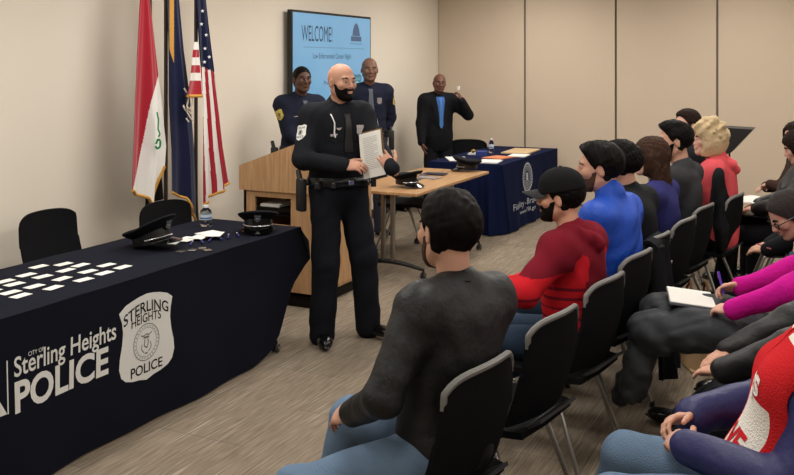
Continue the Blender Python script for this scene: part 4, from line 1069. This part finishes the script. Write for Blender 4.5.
# what he holds
rot = Matrix.Rotation(R(-70), 4, 'Z')
c = D['world']((.315, .075, 1.235))
nW = nrm(V(-.10, -.97, .16)); uW = nrm(V(-.24, 0, 1)-nW*(V(-.10, 0, 1) @ nW)); rW = np.cross(uW, nW)
def pp(k, du=0, dv=0): return lambda u, v: tuple(c+rW*(u+du)+uW*(v+dv)+nW*(k-.012*(v/.15)**2+.008*u/.1))
def sheetq(w, h, k, t, du=0, dv=0): return B().grid(lambda a, b_: pp(k, du, dv)((a-.5)*w, (b_-.5)*h), 8, 10, lambda a, b_: pp(k-t, du, dv)((a-.5)*w, (b_-.5)*h))
pg = tag(sheetq(.170, .285, .003, .003).obj('printed_sheets', PAPER, None, smooth=True), 'white printed sheets held at chest height by the speaking officer', 'papers')
flat2d('printed_lines', [line2d([(-.055, .11-.011*i), (.055-(.03 if i % 5 == 4 else 0), .11-.011*i)], .0022) for i in range(19)], pp(.0042), mat('print_grey', (150, 150, 150), rough=.8), pg)
cb = tag(sheetq(.155, .20, -.004, .004, .018, .052).obj('clipboard', mat('clipboard_brown', (122, 92, 62), rough=.6), None), 'brown clipboard behind the white sheets in the officer\'s hands', 'clipboard')

# --- two officers and the man in a suit along the left wall
loc, yaw = (-4.38, 7.02), R(-32)
U2 = mat('uniform_navy', (30, 34, 50), rough=.8, bump=.3, bscale=140)
D = person('person', loc, yaw, 'dark-skinned officer with short black hair and gold sleeve patch standing behind the lectern', sc=1.02, head=(-6, 2, 0), vox=.007, skin=(84, 58, 48), hair=('buzz', 'black'),
    arms={'R': dict(t=(.22, .02, 1.0), e=(-.4, -.9, -.3), f=(.4, 1, -.1), n=(-.6, .2, -.7), c=.8), 'L': dict(t=(.24, .06, .98), e=(-.3, .9, -.5), f=(.4, -1, 0), n=(-.8, -.3, 0), c=.8)},
    top=dict(m=U2, o=.022, so=.018, hem=-.05, fold=.005, fsc=1.3, n='shirt', neck=U2), pants=dict(m=mat('trousers_slate', (58, 60, 74), rough=.85, bump=.2, bscale=200), o=.016, fold=.005))
tr = [bvh(D['top']), bvh(D['legs'])]; duty(D, tr, -1); badge_and_tag(D, tr); pocket_lines(D, tr, U2)
front_strip(D, 'tie', [(.485, 0, .045), (.45, 0, .035), (.25, 0, .06), (.14, 0, .07)], TIEG, tr, .010)
GP2 = mat('gold_patch', (196, 178, 92), rough=.7)
for q in 'RL': arm_patch(D, q, GP2, mat('patch_navy', (38, 44, 70), rough=.8), tr, .085, .095)
loc, yaw = (-4.38, 8.38), R(-52)
D = person('person', loc, yaw, 'tall balding officer in navy shirt and long grey tie standing right of the television', sc=1.07, head=(-2, 2, 0), vox=.007, skin=(118, 84, 68),
    arms={'R': dict(t=(-.10, -.16, .99), e=(-.4, -.9, -.2), f=(-.1, 1, -.2), n=(-1, 0, 0), c=.7), 'L': dict(t=(-.12, .14, .98), e=(-.4, .9, -.2), f=(-.1, -1, -.2), n=(-1, 0, 0), c=.7)},
    top=dict(m=U2, o=.020, so=.018, hem=-.05, fold=.005, fsc=1.3, n='shirt', neck=U2), pants=dict(m=MATS['trousers_slate'], o=.018, fold=.004))
tr = [bvh(D['top']), bvh(D['legs'])]; duty(D, tr, 1); badge_and_tag(D, tr); pocket_lines(D, tr, U2)
front_strip(D, 'tie', [(.485, 0, .045), (.45, 0, .035), (.25, 0, .065), (.05, 0, .08), (.03, 0, .02)], TIEG, tr, .012)
for q in 'RL': arm_patch(D, q, GP2, MATS['patch_navy'], tr, .08, .09)
loc, yaw = (-4.32, 10.08), R(-50)
SUIT = mat('suit_black', (24, 24, 27), rough=.8, bump=.15, bscale=200)
D = person('person', loc, yaw, 'bald man in black suit and blue tie in the far corner, one hand raised', sc=.965, head=(-6, 4, -4), vox=.007, skin=(104, 68, 56), beard=None,
    arms={'R': dict(t=(.12, -.24, .82), e=(-.6, -.5, -.3), f=(.1, .2, -1), n=(0, 1, 0), c=.4), 'L': dict(t=(.20, .235, 1.36), e=(.1, .9, -1), f=(-.1, -.35, 1), n=(-.5, -.8, 0), c=1.0)},
    top=dict(m=SUIT, o=.032, so=.026, hem=.16, fold=.004, neck=mat('shirt_blue', (60, 96, 160), rough=.7)), pants=dict(m=SUIT, o=.02, fold=.004))
tr = [bvh(D['top'])]
front_strip(D, 'shirt_front', [(.50, 0, .10), (.44, 0, .12), (.30, 0, .085), (.12, 0, .03)], MATS['shirt_blue'], tr, .006)
front_strip(D, 'tie', [(.485, 0, .035), (.45, 0, .025), (.30, 0, .042), (.15, 0, .05), (.11, 0, .015)], TIEB, tr, .011)
for s_ in (1, -1): front_strip(D, 'lapel', [(.49, s_*.075, .03), (.42, s_*.085, .07), (.34, s_*.075, .075), (.12, s_*.025, .02)], SUIT, tr, .010, .005)
w_ = D['world'](tuple(D['J']['L']['wr']+V(.015, -.045, .13)))
B_ = B().lathe([(0, 0), (.018, 0), (.023, .045), (0, .045)], 16).obj('paper_cup', PAPER, None, smooth=True); B_.location = w_
tag(B_, 'tiny white paper cup in the raised hand of the man in the suit', 'cup')

# --- seated audience, front row
def seat_person(label, x, y, yaw, headw, **k):
    """headw: compass of the face in the room frame (degrees)"""
    yaw_ = R(yaw); hp = k.pop('pitch', 4); hr = k.pop('hroll', 0)
    f, g = toloc((x, y), yaw_)
    if 'armsw' in k:
        aw = k.pop('armsw'); k['arms'] = {q: dict(a, t=f(*a['t']), **({'f': g(*a['f'])} if 'f' in a else {}), **({'n': g(*a['n'])} if 'n' in a else {}), **({'e': g(*a['e'])} if 'e' in a else {})) for q, a in aw.items()}
    if 'feetw' in k: k['feet'] = {q: (f(*a) if len(q) == 1 else g(*a)) for q, a in k.pop('feetw').items()}
    if 'kneew' in k: k['knee'] = {q: g(*a) for q, a in k.pop('kneew').items()}
    return person('person', (x, y), yaw_, label, seated=True, head=(headw-yaw, hp, hr), **k)
JEAN = mat('denim', (106, 128, 154), rough=.9, bump=.5, bscale=260, vary=.22, vscale=7)
JEAND = mat('denim_dark', (44, 58, 76), rough=.9, bump=.4, bscale=260, vary=.15, vscale=9)
BJ = mat('bomber_black', (19, 20, 22), rough=.55, bump=.45, bscale=28, spec=.45)
A = seat_person('man in a black bomber jacket and light jeans seated nearest the camera, seen from behind', -1.15, 2.74, 184, 150, twist=-.42, roll=.10, lean=-.02, sc=1.04, hsc=1.08, vox=.0052, skin=(200, 152, 130), hair=('short', 'black'), beard='stubble', hroll=4,
    armsw={'L': dict(t=(-1.42, 2.60, .655), e=(.2, -.9, -.7), f=(-.85, .35, -.35), n=(.1, .5, -.8), c=.7), 'R': dict(t=(-1.36, 2.78, .66), e=(.3, .9, -.6), f=(-.9, -.45, -.3), n=(.2, -.6, -.7), c=.7)},
    feetw={'L': (-1.70, 2.24, .09), 'R': (-1.72, 2.86, .09)}, kneew={'L': (-1.0, -.6, .9), 'R': (-.6, .15, 1)},
    top=dict(neck=mat('rib_knit', (18, 18, 20), rough=.95, bump=.6, bscale=200), m=BJ, o=.024, so=.018, fold=.007, fsc=1., collar=.012, co=.004, cuff=.99), pants=dict(m=JEAN, o=.014, fold=.005, boot=True))
MAR = mat('hoodie_maroon', (112, 24, 38), rough=.9, bump=.3, bscale=200); REDC = mat('hoodie_red', (190, 30, 40), rough=.85, bump=.3, bscale=200)
def hoodcol(c, up, J, s):
    z0 = up(.34)[2]; P0 = up(.2)
    side = (np.abs(c[:, 1]) > .115) & (c[:, 2] < z0+.02) & (c[:, 0] < .12)
    fore = np.zeros(len(c), bool)
    for q in 'LR':
        e, w = J[q]['el'], J[q]['wr']; ab = w-e; t = np.clip(((c-e) @ ab)/(ab @ ab), 0, 1); dd = np.linalg.norm(c-(e+t[:, None]*ab), axis=1); fore |= dd < .075
    stripe = (np.sin(c[:, 2]*PI/.022) > .55) & side & (c[:, 2] < z0-.03)
    up_ = (np.abs(c[:, 1]) > .09) & (np.abs(c[:, 1]) < .17) & (c[:, 2] > z0-.03) & (c[:, 2] < z0+.09-.5*np.abs(np.abs(c[:, 1])-.12)) & (c[:, 0] < .0)
    return np.where((fore | side | up_) & ~stripe, 1, 0)
Cc = seat_person('man in a black baseball cap and red and maroon hooded top, arms folded', -1.06, 4.07, 170, 186, lean=.03, sc=.96, vox=.0055, skin=(196, 146, 122), hair=('short', 'black'), beard='full', brow='black',
    armsw={'L': dict(t=(-1.40, 3.80, .80), e=(.1, -.9, -.5), f=(-.8, .5, .1), n=(.3, .3, -.8), c=.7), 'R': dict(t=(-1.36, 3.96, .78), e=(.2, .9, -.6), f=(-.5, -.9, 0), n=(.3, 0, -.8), c=.7)},
    top=dict(m=[MAR, REDC], colf=hoodcol, o=.026, so=.019, hood=True, fold=.009, fsc=.9, collar=.02), pants=dict(m=JEAND, o=.014))
# baseball cap worn
def worn_cap(D, m):
    F = Field((-.16, -.14, -.02), (.24, .14, .19), .004)
    head_prims(F, V(0, 0, 0), np.eye(3), 1., .017, face=False); F.ell((-.01, 0, .07), (.104, .088, .075), None, .03); F.plane((0, 0, .032), (-.12, 0, -1))
    o = F.obj('cap', m, D['root'], xf=lambda v: D['Hc']+(v*D['hs']) @ D['HM'].T)
    def vz(u, v, k=0):
        a = (u-.5)*2; x = .085+.10*v*(1-.55*a*a)-.03*a*a; y = a*.072*(1-.12*v); z = .044-.028*a*a-.012*v-k; return D['P'](x, y, z)
    B().grid(lambda u, v: vz(u, v), 16, 8, lambda u, v: vz(u, v, .004)).obj('visor', mat('visor_charcoal', (52, 52, 54), rough=.8), o, smooth=True)
    B().lathe([(0, .006), (.006, .004), (.008, 0)], 12, tuple(D['P'](-.01, 0, .146))).obj('button', m, o)
worn_cap(Cc, mat('cap_black', (24, 24, 26), rough=.85, bump=.2, bscale=300))
BLU = mat('jacket_blue', (24, 72, 176), rough=.55, bump=.35, bscale=40, spec=.35)
DGR = mat('jacket_dark', (26, 28, 32), rough=.7, bump=.3, bscale=60)
seat_person('man with swept black hair in a bright blue zipped jacket, front row', -1.03, 4.66, 168, 196, lean=.0, sc=1.075, vox=.006, skin=(196, 148, 126), hair=('quiff', 'black'), beard='stubble',
    top=dict(m=BLU, o=.028, so=.020, fold=.010, fsc=1., collar=.05, co=.012), pants=dict(m=JEAND))
seat_person('person with glossy black hair in a dark jacket, mostly hidden behind the man in blue', -1.03, 5.16, 170, 172, lean=.0, sc=1.03, vox=.007, skin=(190, 144, 122), hair=('wave', 'black'),
    top=dict(m=DGR, o=.03, so=.026, fold=.007), pants=dict())
PURP = mat('top_violet_blue', (50, 50, 104), rough=.8, bump=.3, bscale=90)
seat_person('young woman with long brown hair in a violet blue top, front row', -.98, 5.82, 172, 201, lean=.0, sc=1.0, fem=True, vox=.0065, skin=(206, 164, 146), hair=('long', 'brown'), brow='brown',
    top=dict(m=PURP, o=.016, so=.016, fold=.005), pants=dict(m=JEAND))
seat_person('man with black hair, beard and charcoal shirt sitting left of the blonde woman', -.94, 6.42, 172, 201, lean=-.03, sc=1.09, vox=.0065, skin=(192, 146, 124), hair=('quiff', 'black'), beard='full',
    top=dict(m=mat('shirt_charcoal', (58, 58, 62), rough=.85, bump=.3, bscale=90), o=.018, so=.02, fold=.005), pants=dict())
PINK = mat('jacket_coral', (214, 84, 92), rough=.7, bump=.35, bscale=50)
seat_person('woman with curly blonde hair in a coral pink jacket near the back wall', -.76, 7.02, 176, 206, lean=.02, sc=1.05, fem=True, vox=.0065, skin=(214, 168, 150), hair=('bob', 'blonde'), brow='brown',
    top=dict(m=PINK, o=.03, so=.028, fold=.006, collar=.05, co=.015, hood=True), pants=dict())
seat_person('brown-haired man whose forehead shows above the blonde woman, last in the row', -1.06, 7.95, 186, 226, lean=0., sc=1.10, vox=.008, skin=(206, 160, 140), hair=('short', 'darkbrown'), brow='brown', pitch=0,
    top=dict(m=DGR, o=.02, so=.02), pants=dict())

# --- seated audience, second row (right edge of the picture)
GREYC = mat('coat_grey', (60, 62, 66), rough=.6, bump=.4, bscale=30)
BRN = mat('knit_brown', (62, 44, 40), rough=.95, bump=.5, bscale=160)
seat_person('dark-haired woman in a brown knitted top at the right edge by the back wall', -.20, 8.20, 196, 222, lean=.05, sc=.98, fem=True, vox=.007, skin=(208, 164, 144), hair=('long', 'darkbrown'), brow='darkbrown',
    armsw={'L': dict(t=(-.46, 8.10, .80), e=(.3, -.9, -.5), f=(-.7, .6, -.2), n=(0, .3, -.9), c=.5), 'R': dict(t=(-.50, 8.22, .76), e=(.1, .9, -.5), f=(-.6, -.7, -.1), n=(0, -.3, -.9), c=.5)},
    top=dict(m=BRN, o=.02, so=.02, fold=.006), pants=dict())
PUF = mat('puffer_black', (22, 22, 24), rough=.5, bump=.4, bscale=30)
seat_person('person in a black padded coat with white papers and a tablet on their lap', -.28, 7.35, 184, 186, lean=-.25, sc=1.0, fem=True, vox=.007, skin=(210, 166, 148), hair=('long', 'darkbrown'), brow='darkbrown', pitch=25,
    armsw={'L': dict(t=(-.50, 7.22, .72), e=(.3, -.9, -.4), f=(-.9, .25, -.1), n=(0, .2, -.9), c=.5), 'R': dict(t=(-.50, 7.40, .72), e=(.2, .9, -.4), f=(-.9, -.3, -.1), n=(0, -.2, -.9), c=.5)},
    feetw={'L': (-.78, 7.25, .09), 'R': (-.72, 7.42, .19)}, top=dict(m=PUF, o=.032, so=.03, fold=.008), pants=dict())
seat_person('person in black trousers and tan shoes in the second row behind the woman in glasses', -.06, 6.15, 180, 180, lean=-.2, sc=1.0, vox=.008, skin=(200, 154, 132), hair=('short', 'darkbrown'),
    feetw={'L': (-1.02, 5.95, .09), 'R': (-.86, 6.25, .09)}, top=dict(m=DGR, o=.02, so=.02), pants=dict(), shoe=(150, 112, 78))
W3 = seat_person('woman in black-rimmed glasses with hair tied back, bending forward at the right edge', .24, 5.02, 186, 206, lean=.66, sc=.98, fem=True, vox=.0055, skin=(206, 158, 136), hair=('tied', 'grey'), brow='darkbrown', pitch=38,
    armsw={'L': dict(t=(-.16, 5.10, .80), e=(-.1, -.9, -.8), f=(-.1, .3, .9), n=(.7, 0, .3), c=.8), 'R': dict(t=(-.12, 5.38, .70), e=(.2, .9, -.4), f=(-.8, -.5, 0), n=(0, 0, -1), c=.5)},
    feetw={'L': (-.55, 5.1, .09), 'R': (-.55, 5.4, .09)}, top=dict(m=mat('denim_jacket', (66, 76, 92), rough=.9, bump=.4, bscale=120, vary=.2, vscale=12), o=.026, so=.024, fold=.007), pants=dict(fold=.004))
b = B()
for yy in (1, -1):
    ring = [W3['P'](.097-.004*abs(math.cos(t)), yy*(.034+.024*math.cos(t)), .002+.019*math.sin(t)) for t in np.linspace(0, 2*PI, 21)]
    b.tube(ring, .0028, 8, cap=False); b.tube([W3['P'](.092, yy*.058, .006), W3['P'](.05, yy*.074, .006), W3['P'](-.005, yy*.080, .002)], .0026, 8)
b.tube([W3['P'](.101, .011, .004), W3['P'](.101, -.011, .004)], .0026, 8)
b.obj('glasses', mat('frame_black', (18, 18, 20), rough=.25), W3['root'], smooth=True)
MAG = mat('fleece_magenta', (196, 22, 140), rough=.8, bump=.4, bscale=60)
W4 = seat_person('person in a magenta top writing with a violet pen, a grey coat over the legs', .06, 4.34, 176, 190, lean=-.06, sc=1.0, fem=True, vox=.0055, skin=(210, 162, 142), hair=('long', 'grey'), brow='darkbrown', pitch=30,
    armsw={'R': dict(t=(-.44, 4.47, .735), e=(.4, .8, -.3), f=(-.8, -.1, -.1), n=(-.1, -.5, -.7), c=[1.0, .9, 1.1, 1.2]), 'L': dict(t=(-.40, 4.16, .725), e=(.4, -.9, -.3), f=(-.85, .45, -.1), n=(0, .3, -.8), c=.75)},
    feetw={'L': (-.62, 4.26, .09), 'R': (-.66, 4.60, .09)}, top=dict(m=MAG, o=.020, so=.022, fold=.007, fsc=1.4), pants=dict(m=GREYC, o=.03, fold=.009, hem=.055))
W5 = seat_person('person in a black padded coat and black trousers with hands crossed on the knee', .04, 3.52, 182, 186, lean=-.14, sc=1.0, vox=.0055, skin=(206, 156, 134), hair=('long', 'grey'), fem=True, brow='darkbrown',
    armsw={'L': dict(t=(-.37, 3.38, .70), e=(.4, -.9, -.4), f=(-.85, .42, -.22), n=(-.1, .1, -.9), c=.45), 'R': dict(t=(-.38, 3.60, .70), e=(.3, .9, -.4), f=(-.8, -.6, -.35), n=(0, -.2, -.9), c=.4)},
    feetw={'L': (-.52, 3.36, .10), 'R': (-.66, 3.42, .22)}, kneew={'R': (-.5, 0, 1)}, top=dict(m=PUF, o=.034, so=.024, fold=.009), pants=dict(o=.016, fold=.004))
PJ = mat('puffer_indigo', (42, 44, 92), rough=.5, bump=.45, bscale=26, spec=.4)
W6 = seat_person('person nearest the camera at lower right in an indigo padded jacket, jeans, scarf, hands clasped', -.15, 2.84, 186, 192, lean=-.42, sc=1.06, al=1.2, vox=.005, skin=(208, 160, 138), hair=('long', 'blonde'), fem=True, brow='brown',
    armsw={'L': dict(t=(-.385, 2.78, .66), e=(.1, -.5, -1.3), f=(-.6, .65, .0), n=(.3, .5, -.8), c=.9), 'R': dict(t=(-.40, 2.98, .68), e=(.3, .9, -.4), f=(-.65, -.6, .0), n=(.3, -.5, -.8), c=.8)},
    feetw={'L': (-.72, 2.62, .09), 'R': (-.75, 3.02, .09)}, top=dict(chest=True, m=PJ, o=.036, so=.034, fold=.007, fsc=1.2, collar=.04, co=.02), pants=dict(m=JEAN, o=.014, fold=.005))
# scarf: two tails hanging down the front, child of the wearer
tr = [W6['chest']]
SR = mat('scarf_red', (200, 38, 44), rough=.95, bump=.6, bscale=180); SW = mat('scarf_white', (232, 226, 218), rough=.95, bump=.6, bscale=180)
def sc1(u, v): return 0 if (u < .07 or u > .93 or .10 < v < .15 or .20 < v < .26 or .33 < v < .60 or .64 < v < .66) else 1
def sc2(u, v): return 1 if (.10 < v < .16 or .20 < v < .24 or .80 < v < .86) else 0
s1 = front_strip(W6, 'scarf', [(.50, .085, .12), (.42, .08, .17), (.20, .065, .20), (-.02, .055, .20)], [SR, SW], tr, .016, .010, 8, 40, colf=sc1)
s2 = front_strip(W6, 'scarf', [(.50, -.075, .10), (.42, -.08, .13), (.25, -.09, .14), (.08, -.10, .14)], [SR, SW], tr, .016, .010, 8, 40, colf=sc2)
B().grid(lambda u, v: W6['N']+W6['T'] @ (V(.085*math.cos((u-.5)*R(300)+PI), .085*math.sin((u-.5)*R(300)+PI), .03+.05*(v-.5)*2)), 30, 6, lambda u, v: W6['N']+W6['T'] @ (V(.10*math.cos((u-.5)*R(300)+PI), .10*math.sin((u-.5)*R(300)+PI), .03+.05*(v-.5)*2))).obj('scarf_loop', SR, W6['root'], smooth=True)
st = [bvh(s1), bvh(s2)]
chest_decal(W6, 'scarf_lettering', .105, .045, [fit_text('VE', -.055, .055, -.04, .04, .03)], SR, st, .003, parent=s1)
chest_decal(W6, 'scarf_lettering', .27, .065, [fit_text('gs', -.05, .05, -.04, .04, .03)], SW, st, .003, parent=s1)

# --- chairs under the audience
row1 = [(-1.25, 2.73, 'audience chair under the man in the black bomber jacket'), (-1.20, 3.40, 'empty audience chair between the bomber jacket and the red hooded top'), (-1.15, 4.05, 'audience chair under the man in the red and maroon top'),
        (-1.13, 4.64, 'audience chair under the man in the bright blue jacket'), (-1.12, 5.16, 'audience chair under the person in the dark jacket'), (-1.06, 5.78, 'audience chair under the long-haired woman in violet blue'),
        (-1.02, 6.36, 'audience chair under the bearded man in charcoal'), (-.88, 6.98, 'audience chair under the blonde woman in coral pink'), (-1.14, 7.95, 'audience chair under the last man of the front row')]
for x, y, l in row1: chair(x, y, R(170), 'black '+l, 'front row of audience chairs')
row2 = [(-.22, 2.84, 'under the person in the indigo padded jacket'), (-.04, 3.52, 'under the person with hands crossed on the knee'), (-.02, 4.34, 'under the person in magenta'), (.16, 5.04, 'under the woman in glasses'),
        (-.14, 6.15, 'under the person in tan shoes'), (-.36, 7.35, 'under the person with papers on the lap'), (-.28, 8.20, 'under the woman in the brown knitted top')]
for x, y, l in row2: chair(x, y, R(182), 'black audience chair of the second row '+l, 'second row of audience chairs')
chair(-4.30, 4.25, R(2), 'plain black chair behind the police table at the left picture edge', 'chairs behind the tables', 'plain')
chair(-3.88, 4.86, R(-4), 'plain black chair behind the police table in front of the flags', 'chairs behind the tables', 'plain')
chair(-3.80, 8.02, R(15), 'plain black chair with steel legs tucked in behind the oak table', 'chairs behind the tables', 'plain')
chair(-4.02, 10.30, R(-70), 'plain black chair between the suited man and the royal navy cloth', 'chairs behind the tables', 'plain')

# --- what the second row holds and what lies about
def flatbox(name, w, l, h, loc, rz, m, label, cat, tilt=(0, 0), bev=.002):
    o = B().box((-w/2, -l/2, 0), (w/2, l/2, h), bev).obj(name, m); o.location = loc; o.rotation_euler = (R(tilt[0]), R(tilt[1]), R(rz)); return tag(o, label, cat)
nb = flatbox('notebook', .21, .30, .012, (-.60, 4.42, .690), 12, mat('notebook_cover', (96, 98, 104), rough=.5), 'grey notebook with white page on the knees of the person in magenta', 'notebook', (0, 5))
o = B().box((-.10, -.145, .0125), (.10, .145, .0145)).obj('page', PAPER, nb)
wr = W4['world'](W4['J']['R']['wr']); 
pn = empty('pen', tuple(wr+V(-.085, -.03, -.01)), 0, 'violet pen in the writing hand of the person in magenta', 'pen')
B().tube([(.012, 0, -.025), (-.012, .01, .075)], .0055, 12).obj('barrel', mat('pen_violet', (104, 70, 200), rough=.3), pn, smooth=True)
B().tube([(.012, 0, -.025), (.0165, -.002, -.045)], [.0045, .001], 12).obj('tip', SILVER, pn, smooth=True)
B().tube([(-.017, .008, .075), (-.012, .006, .04)], .0016, 8).obj('clip', SILVER, pn)
flatbox('tablet', .19, .26, .012, (-.52, 7.30, .660), 6, mat('tablet_black', (18, 18, 20), rough=.2), 'black tablet held on the lap beside white papers', 'tablet', (0, 4))
def pap(u, v, k=0): return (-.80+.32*u, 7.32+.42*v, .715+.045*math.sin(u*PI*.9)-.10*(1-u)**2-k)
tag(B().grid(lambda u, v: pap(u, v), 14, 8, lambda u, v: pap(u, v, .004)).obj('curled_papers', PAPER, None, smooth=True), 'curling white papers lying on the knees of the person in the black padded coat', 'papers')
flatbox('mobile_phone', .07, .145, .009, (-.36, 6.06, .655), 30, mat('phone_rose', (176, 96, 104), rough=.3), 'rose coloured phone lying on black trousers in the second row', 'phone', (0, 8))
# tote bag on the floor
tb = empty('tote_bag', (-.72, 5.62, 0), R(20), 'tan tote bag with black marks on the floor between the rows', 'bag')
b = B(); b.grid(lambda u, v: ((.07-.03*v)*math.cos(2*PI*u)*(1.3 if abs(math.cos(2*PI*u)) > .2 else 1), .19*math.sin(2*PI*u), .01+.36*v+.012*math.sin(u*30)*v), 36, 10, lambda u, v: ((.066-.03*v)*math.cos(2*PI*u)*(1.3 if abs(math.cos(2*PI*u)) > .2 else 1), .186*math.sin(2*PI*u), .01+.36*v+.012*math.sin(u*30)*v)); b.box((-.075, -.17, .002), (.075, .17, .02), .006)
b.obj('bag_body', mat('tote_tan', (188, 156, 118), rough=.85, bump=.3, bscale=120, vary=.12, vscale=10), tb, smooth=True)
for s_ in (1, -1): B().tube([(s_*.045, -.08, .34), (s_*.05, -.07, .45), (s_*.045, 0, .50), (s_*.05, .07, .45), (s_*.045, .08, .34)], .008, 8).obj('handle', mat('strap_brown', (96, 66, 44), rough=.7), tb, smooth=True)
flat2d('bag_mark', [solid_poly([(-.05, .2), (-.03, .26), (.0, .24), (.02, .28), (.05, .25), (.02, .22), (.04, .18), (.0, .2), (-.02, .17)], 1)], lambda u, v: (-.0945+.04*(v-.2)+.0, u, v), INK, tb)
# black coat hung over a chair back
def coat(u, v, k=0):
    a = (u-.5)*2; z = .83-.70*v; return (-.835+.05*v+.02*math.sin(u*19+v*3)*v+.03*math.sin(u*8)-k-.03*a*a, 5.02+a*(.16+.03*math.sin(v*4)), z)
cf = B(); cf.grid(lambda u, v: coat(u, v, -.012), 30, 30, lambda u, v: coat(u, v, .012))
cf.grid(lambda u, v: (-.83-.10*u, 5.02+(v-.5)*.30, .835+.03*math.sin(u*PI)), 6, 10, lambda u, v: (-.83-.10*u, 5.02+(v-.5)*.30, .815+.03*math.sin(u*PI)))
co_ = cf.obj('hanging_coat', mat('coat_black', (22, 23, 27), rough=.8, bump=.4, bscale=60), None, smooth=True, angle=70)
tag(co_, 'long black coat hung over a front row chair, reaching nearly to the floor', 'coat')
for z in (.72, .5): B().lathe([(0, .006), (.008, .005), (.010, 0)], 12, (-.79, 5.08, z), Matrix.Rotation(PI/2, 3, 'Y')).obj('snap', SILVER, co_)
F = Field((-.95, 6.5, .3), (-.5, 7.15, 1.15), .009)
F.ell((-.735, 6.83, .86), (.055, .17, .20), None, .04); F.ell((-.71, 6.83, .66), (.05, .19, .22), None, .05); F.folds(.009, 1.2, 9)
tag(F.obj('bundled_coat', MATS['coat_black']), 'black coat bundled over the chair back of the blonde woman', 'coat')
# grey coat over the knees
F = Field((-1.10, 3.98, .12), (-.20, 4.86, .80), .008)
F.ell((-.50, 4.42, .615), (.26, .26, .075), None, .04)
F.cone((-.40, 4.25, .60), (-.74, 4.22, .58), .085, .09, .06); F.cone((-.40, 4.52, .60), (-.76, 4.56, .58), .085, .09, .06)
F.cone((-.76, 4.22, .57), (-.84, 4.26, .28), .085, .06, .06); F.cone((-.77, 4.56, .57), (-.88, 4.60, .24), .085, .055, .06); F.cone((-.80, 4.38, .50), (-.92, 4.40, .2), .06, .05, .08)
F.folds(.012, 1.5, 5)
tag(F.obj('lap_coat', GREYC), 'grey padded coat bundled over the knees of the person in magenta', 'coat')
# music stand by the back wall
ms = empty('music_stand', (-.82, 9.0, 0), 0, 'black slanted stand rising behind the blonde woman near the back wall', 'stand')
B().prism([(-.26, 1.215), (.17, 1.20), (-.02, .98), (-.20, .90)], lambda u, v: (u, -.16, v), lambda u, v: (u, .16, v)).obj('desk', BLK, ms)
B().tube([(0, 0, .12), (0, 0, .62)], .013, 12).tube([(-.05, 0, .5), (-.05, 0, 1.0)], .009, 12).obj('pole', BLK, ms, smooth=True)
for k in range(3):
    a = 2*PI*k/3; B().tube([(0, 0, .16), (.10*math.cos(a), .10*math.sin(a), .12), (.26*math.cos(a), .26*math.sin(a), .012)], .008, 10).obj('leg', BLK, ms, smooth=True)

# ------------------------------------------------------------------ camera, world, view
cam = bpy.data.cameras.new('camera'); co = bpy.data.objects.new('camera', cam); COL.objects.link(co)
cam.sensor_width = 36; cam.lens = 900/794*36; cam.shift_y = -(237.5-64)/794; cam.clip_end = 60
co.location = (0, 0, 1.80); co.rotation_euler = (PI/2, 0, AH); SC.camera = co
w = bpy.data.worlds.new('world'); SC.world = w; w.use_nodes = True; w.node_tree.nodes['Background'].inputs[0].default_value = (.9, .88, .84, 1); w.node_tree.nodes['Background'].inputs[1].default_value = .05
SC.view_settings.view_transform = 'Standard'; SC.view_settings.look = 'None'; SC.view_settings.gamma = 1; SC.view_settings.exposure = EXPO
SC.view_settings.use_curve_mapping = False
